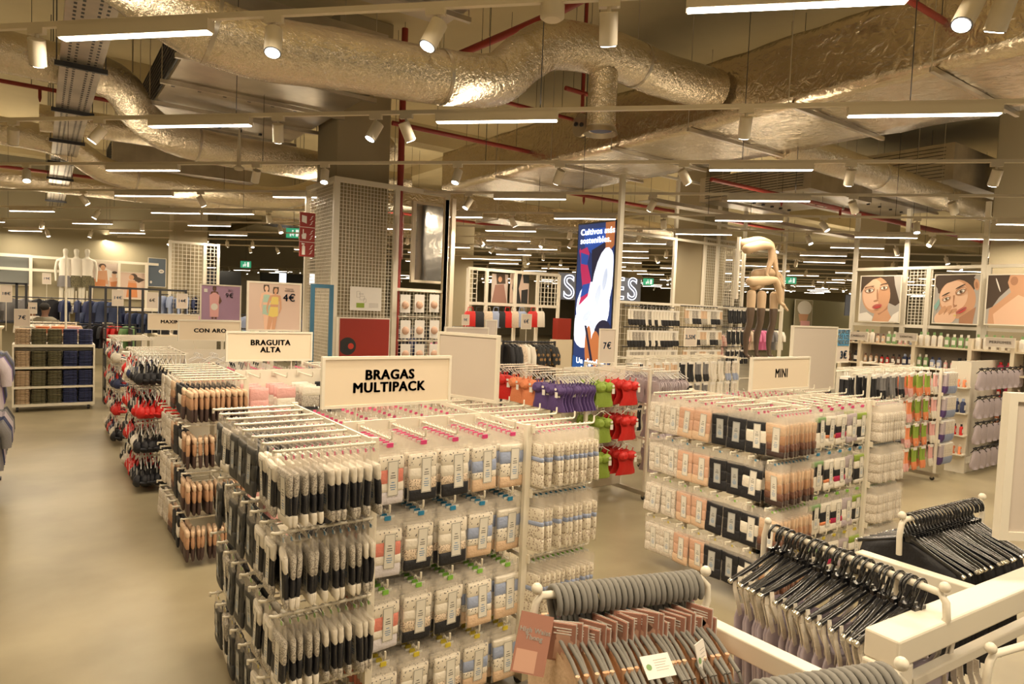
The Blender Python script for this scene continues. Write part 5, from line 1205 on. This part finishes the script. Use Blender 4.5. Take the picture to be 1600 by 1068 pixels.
# far back-lit sections beyond the sock wall
x0, z0, x1, z1 = bs(1067, 452, 1100, 480, 22)
poster(x1-x0, z1-z0, ((x0+x1)/2, 22, z0), 0, [(PHAIR, ell(.4, .6, .13, .22)), (INK, [(.3, .45), (.5, .45), (.55, 0), (.25, 0)]), (EM('lit_blue', (.02, .1, .6)), [(.6, 0), (1, 0), (1, 1), (.6, 1)]), (PWHITE, [(.62, .6), (.8, .6), (.8, .68), (.62, .68)]), (PWHITE, [(.62, .4), (.8, .4), (.8, .48), (.62, .48)])], EM('screen_pale', (.45, .62, .75), .9), 'distant pale lit poster seen through the grid frame', fr=0)
x0, z0, x1, z1 = bs(1243, 468, 1267, 512, 17.8)
poster(x1-x0, z1-z0, ((x0+x1)/2, 17.8, z0), 0, [(PWHITE, ell(.55, .72, .42, .27)), (SKIN1, [(.2, .5), (.8, .5), (.7, .2), (.3, .2)]), (PPINK, [(.35, .25), (.9, .25), (.9, 0), (.35, 0)])], WALLM, 'distant poster of a white haired head on the olive wall', fr=.02)
struct(MB().box(on_y(1215, 480, 18).x, 18, 0, on_y(1345, 480, 18).x, 18.2, 3.3).build('wall_inner', mat('olive_partition', (.24, .22, .12), .8)))
garment_rail((14.0, 10.9, 0), 2.2, .0, ['black', 'leopard', 'red', 'pink', 'grey', 'white', 'darkfloral'], 16, 'hanging_shirt', 'rail of mixed prints right of the stocking legs', '%s top, %s along, rail right of the stocking legs', 1.9)
garment_rail((16.6, 11.4, 0), 2.2, .0, ['pink', 'leopard', 'hotpink', 'grey', 'white'], 12, 'hanging_shirt', 'farther rail of pink prints right of the legs', '%s top, %s along, farther rail of pink prints', 2.0)
# ================================================================ BEAUTY WALL (RIGHT), plane x = 14
XB = 14.0
def bx(px0, py0, px1, py1, x=XB):
    a = on_x(px0, py0, x); b = on_x(px1, py1, x); return a.y, b.z, b.y, a.z
def face(kind):
    L = []
    def eye(u, v, r, a, b=.38):
        return [(PSHADE, ell(u, v+.012, r*1.45, r*.85, a)), (SKIN2, ell(u, v+.03, r*1.2, r*.35, a)), (PHAIR, ell(u, v, r*1.12, r*b*1.25, a)), (PWHITE, ell(u, v-.004, r, r*b, a)), (PEYE, ell(u+.004, v, r*.42, r*.42)), (INK, ell(u+.004, v, r*.2, r*.2)), (PWHITE, ell(u+.02, v+.015, r*.10, r*.10))]
    if kind == 0:
        L += [(PHAIR, [(0, 1), (.82, 1), (.86, .8), (1, .42), (.9, .35), (.72, .42), (.3, .6), (0, .72)]),
              (SKIN1, [(.30, .3), (.70, .45), (.72, .25), (.88, 0), (.34, 0), (.40, .22)]), (PSHADE, [(.40, .26), (.72, .44), (.71, .28), (.5, .14)]),
              (SKIN1, ell(.40, .58, .36, .41, .12, 28)), (SKIN2, ell(.33, .60, .27, .35, .12, 28)), (SKIN1, ell(.58, .52, .13, .26, .1)), (PHAIR, [(0, 1), (.6, 1), (.3, .93), (.1, .78), (0, .62)]),
              (PSHADE, [(.40, .70), (.44, .72), (.47, .50), (.43, .47)]), (SKIN2, [(.36, .72), (.41, .72), (.42, .48), (.36, .47)]), (PSHADE, ell(.41, .455, .065, .022, .2)),
              (PHAIR, ell(.22, .765, .13, .016, .16)), (PHAIR, ell(.60, .83, .12, .016, .22))]
        L += eye(.23, .685, .095, .12)+eye(.60, .745, .08, .15)
        L += [(PLIP, ell(.45, .335, .125, .05, .22)), (PHAIR, ell(.45, .335, .11, .006, .22)), (PRED, ell(.46, .315, .09, .025, .22)), (PSHADE, ell(.44, .265, .06, .014, .2)), (PWHITE, [(.76, 0), (1, 0), (1, .24), (.86, .16)]), (PWHITE, [(0, 0), (.34, 0), (.36, .1), (.2, .2), (0, .16)])]
    else:
        L += [(PHAIR, ell(.45, .84, .48, .26, -.1, 24)), (PHAIR, [(.02, .9), (.2, 1), (.2, .6), (.08, .62)]),
              (SKIN1, ell(.52, .50, .42, .40, -.55, 28)), (SKIN1, ell(.93, .80, .06, .12, .2)), (PSHADE, ell(.93, .79, .03, .07, .2)), (SKIN2, ell(.44, .56, .31, .33, -.55, 28)), (PHAIR, [(.1, .78), (.5, 1), (.9, 1), (.85, .93), (.5, .90), (.3, .84)]),
              (PSHADE, [(.60, .12), (.95, .35), (.9, 0), (.6, 0)]), (SKIN2, ell(.28, .12, .26, .17, .3, 24)), (SKIN1, ell(.2, .26, .12, .05, .9)), (SKIN1, ell(.32, .29, .12, .05, .6)), (SKIN1, ell(.44, .25, .11, .045, .4)), (PSHADE, ell(.28, .24, .012, .08, -.5)), (PSHADE, ell(.4, .22, .012, .07, -.6)),
              (PSHADE, [(.43, .58), (.47, .58), (.46, .40), (.50, .36), (.44, .36)]), (PSHADE, ell(.49, .355, .05, .018, .5)), (PHAIR, ell(.26, .60, .10, .015, .45)), (PHAIR, ell(.58, .76, .12, .016, .45)), (PTEAL, [(0, .34), (.12, .52), (.14, .4), (.05, .25)])]
        L += eye(.28, .50, .07, .4)+eye(.60, .655, .09, .42)
        L += [(PLIP, ell(.64, .27, .13, .045, .5)), (PHAIR, ell(.64, .27, .12, .006, .5)), (PRED, ell(.66, .25, .09, .02, .5)), (PYEL, ell(.5, .16, .03, .015))]
    return L
PEYE = mat('print_eye', (.22, .13, .07), .5)
y0, z0, y1, z1 = bx(1347, 432, 1404, 503)
poster(y0-y1, z1-z0, (XB, (y0+y1)/2, z0), -PI/2, face(0), PGREY, 'framed face poster with dark bobbed hair and red lips')
y0, z0, y1, z1 = bx(1463, 430, 1527, 506)
poster(y0-y1, z1-z0, (XB, (y0+y1)/2, z0), -PI/2, face(1), PGREY, 'framed face poster with the cheek resting on a hand')
y0, z0, y1, z1 = bx(1545, 430, 1640, 509)
poster(y0-y1, z1-z0, (XB, (y0+y1)/2, z0), -PI/2, [(PHAIR, [(0, 1), (.35, 1), (.4, .8), (.2, .55), (.1, .35), (0, .3)]), (SKIN1, [(.35, 1), (.9, 1), (1, .6), (1, 0), (.04, 0), (.05, .3), (.2, .45), (.38, .65), (.32, .85)]), (SKIN2, [(.3, .4), (.5, .6), (.7, .5), (.7, 0), (.15, 0), (.12, .2)]), (PSHADE, ell(.42, .88, .06, .09)), (PWHITE, ell(.17, .80, .012, .15, .3))], PGREY, 'framed poster of a bare back and dark ponytail, cut by the right edge')
r_ = empty('beauty_wall_frame', (XB+.15, 0, 0))
for px in (1333, 1412, 1449, 1534, 1542): y = on_x(px, 470, XB+.15).y; MB().box(-.03, y-.04, 0, .03, y+.04, 4.6 if px in (1333, 1412, 1534) else 3.4).build('upright', WHITE, r_)
for z in (3.42, 2.27): MB().box(-.024, on_x(1640, 470, XB).y, z-.03, .024, on_x(1333, 470, XB+.15).y, z+.03).build('cross_rail', WHITE, r_)
m = MB(); wiremesh(m, (0, on_x(1449, 470, XB).y, 0), (0, on_x(1414, 470, XB).y, 0), 2.3, 3.4, .06, .005); m.build('wire_mesh', WHITE, r_)
tag(r_, 'white upright frame carrying the three beauty posters', 'display frame')
# product shelves below
XF = 13.6
r_ = empty('beauty_shelving', (XF, 0, 0)); ya, yb = on_x(1640, 560, XF).y, on_x(1318, 560, XF).y
for z in (.2, .65, 1.1, 1.5, 1.9): MB().box(-.15, ya, z-.015, .249, yb, z+.015).build('shelf', CREAM, r_)
MB().box(.25, ya, 0, .27, yb, 2.1).build('back_panel', mat('shelf_back', (.22, .18, .14), .7), r_)
for px in (1318, 1348, 1432, 1520, 1587): y = on_x(px, 560, XF).y; MB().box(-.17, y-.03, 0, .25, y+.03, 2.1).build('side_panel', CREAM, r_)
tag(r_, 'long cream shelving of beauty products under the face posters', 'shelving')
def bottle(c, cap, w=.035, h=.2):
    m = MB(); m.loft([sq(0, 0, 0, w, w*.7, 10, .6), sq(0, 0, h*.7, w, w*.7, 10, .6), sq(0, 0, h*.8, w*.45, w*.4, 10, .8)], 0); m.loft([sq(0, 0, h*.8, w*.5, w*.45, 8, .9), sq(0, 0, h, w*.5, w*.45, 8, .9)], 1)
    m.box(-w*.7, -w*.72, h*.2, w*.7, -w*.7, h*.55, 2); return m.mesh('bottle', [c, cap, PWHITE])
BOT = [bottle(C[a], C[b], w_, h_) for a, b, w_, h_ in (('green', 'white', .04, .24), ('white', 'green', .04, .26), ('magenta', 'red', .045, .2), ('pink', 'white', .03, .16), ('blue', 'navy', .04, .2), ('brown', 'black', .035, .2), ('red', 'black', .03, .17), ('beige', 'brown', .03, .18), ('black', 'black', .05, .22), ('navy', 'blue', .045, .22), ('orange', 'white', .03, .15))]
plan = [((1322, 1346), [[5, 8], [5, 8], [10, 6], [7, 6]]), ((1350, 1430), [[1, 7, 0, 3, 4], [7, 6, 5, 9], [7, 6, 10, 4], [10, 6, 3, 3]]), ((1434, 1518), [[1, 0], [0, 4, 3, 8], [3, 1, 0, 4], [3, 10, 7, 6]]), ((1522, 1586), [[1, 1], [2, 2], [3, 0, 6, 2], [3, 6, 10, 7]]), ((1590, 1635), [[1, 3], [7, 6], [3, 10], [6, 3]])]
nb = 0
for sec, (pr, rows) in enumerate(plan):
    ya, yb = on_x(pr[0], 560, XF).y, on_x(pr[1], 560, XF).y
    for rr, z in enumerate((1.915, 1.515, 1.115, .665)):
        ks = rows[rr]; n = int(abs(ya-yb)/.105)
        for i in range(n):
            y = ya+(yb-ya)*(i+.5)/n; nb += 1
            if not inview(XF-.05, y, z): continue
            o = new('bottle', BOT[ks[i*len(ks)//n]], None, (XF-.05, y, z), -PI/2); tag(o, 'cosmetic bottle, %s along, %s shelf from the top, bay %s of the beauty shelving' % (ORD[min(i, 29)], ORD[rr], ORD[sec]), 'bottle', 'bottles on the beauty shelving')
GT = mat('sign_taupe', (.38, .31, .24), .6)
for px0, py0, px1, py1, t, lab in ((1325, 517, 1356, 532, 'CABELLO', 'grey sign reading CABELLO above the shelving'), (1400, 519, 1433, 533, 'DENTAL', 'grey sign reading DENTAL'), (1540, 526, 1586, 544, 'PERFUMES', 'grey sign reading PERFUMES')):
    y0, z0, y1, z1 = bx(px0, py0, px1, py1, XF-.4); w = y0-y1
    b_ = board('shelf_sign', -w/2, 0, w/2, z1-z0, 0, lab, 'sign', [t], w*.15, face=PANEL, ink=GT, fr=.01, bold=.002, th=.02); b_.location = (XF-.4, (y0+y1)/2, z0); b_.rotation_euler = (0, 0, -PI/2)
    MB().box(-.01, .02, -(z0-1.9) if z0 > 1.9 else -.05, .01, .03, 0).build('sign_bracket', CREAM, b_)
# ad banner VAMOS MÁS LOS PRECIOS
x0, z0, x1, z1 = bs(1283, 512, 1324, 566, 4.9)
b_ = board('poster_banner', x0, z0, x1, z1, 4.9, 'blue and grey banner ending in AMOS, ECIOS and 3 euro', 'sign', face=PANEL, fr=.012, pole=1.5)
w = x1-x0; h = z1-z0; MB().box(-w/2+.012, -.014, h*.5, w/2-.012, -.0105, h-.012).build('blue_field', mat('banner_blue', (.05, .25, .45), .5), b_)
txt('lettering', 'BAJAMOS\nMÁS LOS\nPRECIOS', .085, PWHITE, b_, (w/2-.02, -.016, h*.75), (PI/2, 0, 0), 'RIGHT', .003, .9, space=.85)
txt('lettering', '3€', .15, BLUEINK, b_, (w/2-.05, -.016, h*.22), (PI/2, 0, 0), 'RIGHT', .004)
# rack of lilac briefs at right
r_ = empty('display_rack', (0, 0, 0)); P = on_y(1530, 620, 4.2)
LB = MB(); hook_wire(LB, 1, .09, -.04, .005); clothshape([(-.055, .045), (-.1, .06), (-.18, .075), (-.27, .095), (-.33, .085), (-.345, .05)], .022, 14, .35, 4, 0, 0, LB, 3); lbm = LB.mesh('hanging_briefs', [C['lilac'], BLACKPL])
bx0 = P.x
MB().box(bx0-.1, 4.3, 0, bx0-.05, 4.58, 1.75).box(bx0-.05, 4.305, .005, bx0+2.2, 4.54, .15).box(bx0-.05, 4.54, 0, bx0+2.2, 4.575, 1.745).build('rack_body', WHITE, r_)
for l, z in enumerate((1.66, 1.22, .82, .42)):
    MB().tube([(bx0-.12, 4.18, z), (bx0+2.2, 4.18, z)], .012, 6).build('hanging_rail', DARK, r_)
    for i in range(8):
        p = (bx0-.04+i*.23, 4.18, z+.01)
        if inview(*p, 20): tag(new('hanging_briefs', lbm, None, p, -.35+random.uniform(-.2, .2)), 'lilac briefs on a black hanger, %s along, %s tier of the lilac rack' % (ORD[i], TIER[l]), 'briefs', 'lilac briefs at the right')
tag(r_, 'white rack hung with lilac briefs behind the close framed board', 'display rack')
for i, (z, k) in enumerate(((1.35, 10), (.95, 9), (.6, 6), (.3, 10))):
    for j in range(3): tag(new('bottle', BOT[k], None, (bx0-.03+.03+.03*j, 4.5-.1*j, .15 if False else .151), 0) if i == 0 and False else new('bottle', BOT[k], None, (bx0-.2, 4.34+.09*j, z+.012), 0), 'small product, %s, %s shelf on the side of the lilac rack' % (ORD[j], ORD[i]), 'product')
    tag(MB().box(bx0-.26, 4.28, z-.008, bx0-.1, 4.58, z+.012).build('side_shelf', WHITE), 'small white side shelf, %s from top, left of the lilac briefs' % ORD[i], 'shelf')
# ================================================================ FOREGROUND FIXTURE AND HANGERS
fx = empty('hanging_fixture', (1.67, .76, 0))
zt = 1.555
m = MB(); a = on_z(1410, 995, zt); b = on_z(1600, 878, zt)
d = Vector((1, -.06, 0)).normalized()
A = Vector((1.69, .745, zt-.035)); B = A+d*1.4
def rel(p): return Vector(p)-Vector((1.67, .76, 0))
MB().bar(rel(A-d*.035), rel(B), .085, .07).build('top_beam', WHITE, fx, bevel=.006)
MB().bar(rel(A+Vector((.0, 0, -.035))), rel(A+Vector((.0, 0, -1.5))), .085, .085, up=(0, 1, 0)).build('corner_post', WHITE, fx, bevel=.006)
MB().bar(rel(A+Vector((0, .0, -.12))+d*.1), rel(B+Vector((0, 0, -.12))), .03, .03).build('inner_beam', WHITE, fx, bevel=.004)
for (p_, q_) in (((1.45, 1.15), (1.47, .25)), ((2.36, 1.15), (2.36, .72))):
    MB().bar(rel((p_[0], p_[1], 1.475)), rel((q_[0], q_[1], 1.475)), .045, .05).build('cross_beam', WHITE, fx, bevel=.004)
    MB().bar(rel((p_[0], p_[1]+.012, 1.47)), rel((p_[0], p_[1]-.05, 1.47)), .05, .058).build('beam_end_cap', CREAM, fx, bevel=.004)
    MB().bar(rel((p_[0], p_[1]-.1, 1.45)), rel((p_[0], p_[1]-.1, .03)), .045, .045, up=(0, 1, 0)).build('fixture_leg', WHITE, fx)
MB().box(-.4, -.7, 0, 1.2, .45, .03).build('base_plate', WHITE, fx)
tag(fx, 'close white hanging fixture with thick top beam at the lower right', 'fixture')
def hrail(name, p, q, ends, label, z=1.62, foot=1.50):
    p = Vector((*p, z)); q = Vector((*q, z)); r_ = empty(name, p); d = (q-p).normalized()
    pts = []
    if ends[0]: pts += [Vector((0, 0, foot-z))-d*.015, Vector((0, 0, -.05))-d*.02, Vector((0, 0, -.015))-d*.012]
    pts += [Vector((0, 0, 0)), q-p]
    if ends[1]: pts += [q-p+Vector((0, 0, -.02))+d*.018, q-p+Vector((0, 0, -.06))+d*.022, q-p+Vector((0, 0, foot-z))+d*.0]
    MB().tube(pts, .0095, 12).build('rail_bar', WHITE, r_)
    if ends[0]: MB().sphere((-d*.012)+Vector((0, 0, .018)), .014, 12).build('ball_finial', WHITE, r_)
    if ends[1]: MB().sphere((q-p+d*.012)+Vector((0, 0, .018)), .014, 12).build('ball_finial', WHITE, r_)
    tag(r_, label, 'rail'); return p, q
# grey velvet hangers with nude garments
def velvet():
    m = MB(); R = .034
    m.tube([(0, R*cos(t), R*sin(t)-R+.012) for t in [rad(215-235*k/10) for k in range(11)]], .0075, 8)
    t = rad(-20); m.tube([(0, R*cos(t), R*sin(t)-R+.012), (0, .012, -.062), (0, 0, -.085)], [.0075, .008, .009], 8)
    m.tube([(0, -.19, -.150), (0, -.11, -.115), (0, 0, -.085), (0, .11, -.115), (0, .19, -.150)], .0052, 8)
    m.tube([(0, -.19, -.150), (0, -.205, -.17), (0, -.18, -.185), (0, -.14, -.175)], .004, 6)
    return m.mesh('velvet_hanger', GREYVEL)
VH = velvet()
def slip(col='nude'):
    m = MB()
    for s_ in (-1, 1): m.tube([(-.004, s_*.15, -.125), (0, s_*.15, -.20), (0, s_*.11, -.24)], .006, 5)
    random.seed(5); secs = []
    for i, (z, hw) in enumerate([(-.125, .10), (-.15, .17), (-.19, .178), (-.24, .165), (-.32, .14), (-.42, .13), (-.50, .135), (-.58, .14)]):
        secs.append([(.0075*s_*(1+.3*sin(6*t)), hw*math.copysign(abs(c)**.7, c), z+.008*sin(3*t+i)) for t, c, s_ in [(2*PI*k/18, cos(2*PI*k/18), sin(2*PI*k/18)) for k in range(18)]])
    m.loft(secs); return m.mesh('slip', C[col])
SL = slip(); SL2 = slip('beige')
CARDM = mat('card_terracotta', (.40, .19, .135), .45); CARDI = mat('card_skin', (.62, .36, .26), .45)
def cardmesh():
    m = MB(); m.box(-.002, -.035, -.175, .002, .035, -.075, 0); 
    m.poly([(-.0026, .02, -.17), (-.0026, -.03, -.17), (-.0026, -.03, -.12), (-.0026, -.01, -.105), (-.0026, .015, -.12)], 1); m.poly([(-.0026, y, z) for y, z in ell(-.005, -.11, .018, .02)], 1)
    for i in range(3): m.box(-.0030, -.025, -.088-.007*i, -.0021, .02-.008*(i % 2), -.0855-.007*i, 2)
    m.box(.0021, -.0375, -.178, .0032, .0375, -.0725, 2)
    m.v = [(a, b*.95, c*.9+.004) for a, b, c in m.v]
    return m.mesh('swing_card', [CARDM, CARDI, PWHITE])
CARD = cardmesh()
RINGS = {k: MB().box(-.004, .003, -.078, .004, .017, -.062).mesh('size_marker', v) for k, v in TABC.items()}
def velvet_row(p, q, n, what, tilt=0):
    d = (q-p).normalized(); rz = math.atan2(d.y, d.x)
    for i in range(n):
        t = (i+.5)/n; c = p.lerp(q, t) + Vector((0, 0, -.0015+.006))
        jit = random.uniform(-.05, .05)
        h = new('velvet_hanger', VH, None, c, rz+jit+tilt); tag(h, 'grey velvet hanger, %s from the left end of %s' % (ORD[i], what), 'hanger', 'grey velvet hangers on '+what)
        if i % 4 == 1: new('size_marker', RINGS[['pink', 'blue', 'green', 'blue', 'green', 'yellow'][(i//4) % 6]], h)
        g = new('slip', SL if i % 3 else SL2, None, c, rz+jit+tilt); tag(g, 'nude slip hanging from the %s grey velvet hanger on %s' % (ORD[i], what), 'slip', 'nude slips on '+what)
        if i % 5 != 3:
            k = new('swing_card', CARD, None, c+Vector((-.012, -.045, random.uniform(-.012, .016))), rz+jit+tilt+.75+random.uniform(-.4, .4)); tag(k, 'terracotta product card hanging at the %s hanger of %s' % (ORD[i], what), 'product card', 'terracotta cards on '+what)
G0 = on_z(846, 930, 1.62); G1 = on_z(1096, 903, 1.62)
p, q = hrail('hanger_rail', (G0.x, G0.y), (G1.x, G1.y), (1, 1), 'cream rail of grey velvet hangers at the bottom of the view')
velvet_row(p.lerp(q, .06), p.lerp(q, .97), 26, 'the velvet rail', 0)
G2 = on_z(1185, 1085, 1.62); G3 = on_z(1400, 1052, 1.62)
p, q = hrail('hanger_rail', (G2.x, G2.y), (G3.x, G3.y), (0, 1), 'cream rail of velvet hangers cut by the bottom edge')
velvet_row(p, p.lerp(q, .95), 16, 'the cut-off rail')
# big white care tag and folded cards over the slips
def bigtag(px, py, z, w, h, rx, rz, label, lines):
    c = on_z(px, py, z); r_ = empty('paper_tag', c); r_.rotation_euler = (rx, 0, rz)
    MB().box(-w/2, -.0012, -h/2, w/2, .0012, h/2).build('tag_sheet', PWHITE, r_)
    m = MB()
    for i in range(lines): m.box(-w*.1, -.0018, h*.25-i*h*.11, w*(.38-.06*(i % 3)), -.0013, h*.27-i*h*.11, 0)
    m.poly([(-w*.32+x, -.0018, z_) for x, z_ in ell(0, 0, .007, .007)], 1); m.build('tag_print', [PGREY, C['green']], r_)
    tag(r_, label, 'paper tag')
bigtag(1028, 1040, 1.50, .075, .052, -.9, -.25, 'white paper tag with a green mark lying on the nude slips', 5)
bigtag(1097, 1028, 1.50, .045, .075, -.3, .25, 'upright folded white paper tag among the nude slips', 5)
r_ = empty('swing_card', on_z(832, 1005, 1.53)); r_.rotation_euler = (-.35, .25, -.45)
MB().box(-.04, -.002, -.065, .04, .002, .065).build('card_sheet', CARDM, r_); MB().box(-.036, -.0026, -.062, .015, -.0021, -.015).build('card_photo', CARDI, r_)
txt('lettering', 'High Waist\nThong', .015, PWHITE, r_, (0, -.003, .02), (PI/2, 0, 0), bold=.0004, ex=.0002)
tag(r_, 'terracotta card reading High Waist Thong at the left end of the velvet rail', 'product card')
# black hangers with white-strapped lilac tops
def blackhanger():
    m = MB(); R = .030
    m.tube([(0, R*cos(t), R*sin(t)-R+.012) for t in [rad(200-225*k/10) for k in range(11)]], .0042, 7)
    t = rad(-25); m.tube([(0, R*cos(t), R*sin(t)-R+.012), (0, .008, -.058), (0, 0, -.07)], [.0042, .006, .008], 7)
    m.box(-.005, -.024, -.095, .005, .024, -.060)
    for s_ in (-1, 1):
        m.tube([(0, s_*.012, -.078), (0, s_*.05, -.092), (0, s_*.10, -.112), (0, s_*.175, -.137), (0, s_*.187, -.142)], [.011, .009, .008, .0075, .0075], 8)
    m2 = m
    return m.mesh('black_hanger', BLACKPL)
BH = blackhanger()
BCAP = MB().tube([(0, -.185, -.14), (0, -.193, -.1445)], .0078, 8).mesh('end_cap', mat('chrome_cap', (.7, .68, .62), .2, .9))
def strap_top():
    m = MB(); random.seed(9)
    for s_ in (-1, 1):
        
        for o_ in (0, .012):
            pt = [(o_*.5, s_*(.17-o_), -.13), (o_, s_*(.168-o_), -.17), (.006+o_, s_*(.155-o_*2), -.22), (.002, s_*(.135-o_*2), -.275)]
            for a, b in zip(pt, pt[1:]): m.bar(a, b, .003, .015, 1, up=(0, 1, 0))
    secs = []
    for i, (z, hw) in enumerate([(-.235, .150), (-.27, .165), (-.34, .16), (-.44, .15), (-.52, .155)]):
        secs.append([(.009*s_*(1+.35*sin(5*t)), hw*math.copysign(abs(c)**.7, c), z+.012*cos(4*t+i)) for t, c, s_ in [(2*PI*k/18, cos(2*PI*k/18), sin(2*PI*k/18)) for k in range(18)]])
    m.loft(secs, 0); return m.mesh('strappy_camisole', [mat('cloth_lilac_satin', (.50, .44, .50), .4), C['white']])
ST_ = strap_top()
def dark_top():
    m = MB(); secs = []
    for i, (z, hw) in enumerate([(-.09, .03), (-.11, .10), (-.14, .17), (-.2, .185), (-.35, .17), (-.5, .18)]):
        secs.append([(.016*s_*(1+.3*sin(5*t)), hw*math.copysign(abs(c)**.7, c), z) for t, c, s_ in [(2*PI*k/18, cos(2*PI*k/18), sin(2*PI*k/18)) for k in range(18)]])
    m.loft(secs, 0); return m.mesh('black_camisole', C['black'])
DT = dark_top()
def black_row(p, q, n, what, tilt, gm, gname, gdesc, gc, clump=True):
    d = (q-p).normalized(); rz = math.atan2(d.y, d.x)
    for i in range(n):
        t = (i+.5)/n
        if clump: t += .012*sin(i*1.9)
        c = p.lerp(q, t)+Vector((0, 0, .004)); jit = random.uniform(-.10, .10)+.10*sin(i*.8)
        h = new('black_hanger', BH, None, c, rz+jit+tilt); tag(h, 'glossy black hanger, %s from the far end of %s' % (ORD[i], what), 'hanger', 'black hangers on '+what)
        new('end_cap', BCAP, h); e_ = new('end_cap', BCAP, h); e_.rotation_euler = (0, 0, PI)
        g = new(gname, gm, None, c, rz+jit+tilt); tag(g, '%s on the %s black hanger of %s' % (gdesc, ORD[i], what), gc, gname+' on '+what)
p, q = hrail('hanger_rail', tuple(on_z(1208, 826, 1.62))[:2], tuple(on_z(1468, 925, 1.62))[:2], (0, 1), 'cream rail of glossy black hangers in the foreground')
black_row(p.lerp(q, .0), p.lerp(q, .93), 24, 'the strappy top rail', 0, ST_, 'strappy_camisole', 'lilac top with white straps', 'top')
MB_ = 0
tag(MB().sphere((0, 0, .02), .012, 10).tube([(0, 0, .015), (0, .01, -.03), (0, .01, -.12)], .009, 10).build('rail_post', WHITE, None, (p.x, p.y+.02, p.z)), 'cream ball-topped post at the far end of the strappy top rail', 'post')
p, q = hrail('hanger_rail', tuple(on_z(1412, 812, 1.62))[:2], tuple(on_z(1532, 783, 1.62))[:2], (1, 1), 'farther cream rail of black hangers and black tops')
black_row(p.lerp(q, .05), p.lerp(q, .95), 22, 'the black top rail', 0, DT, 'black_camisole', 'black top', 'top', False)
# hook rail at the lower right corner with brown strap garment
p, q = hrail('hanger_rail', tuple(on_z(1552, 1022, 1.50))[:2], tuple(on_z(1680, 985, 1.50))[:2], (1, 0), 'short cream rail at the lower right corner', z=1.50, foot=1.38)
for i in range(3): tag(new('strappy_camisole', ST_, None, p.lerp(q, .25+.2*i), .0), 'lilac top under the thick beam at the lower right, %s along' % ORD[i], 'top')
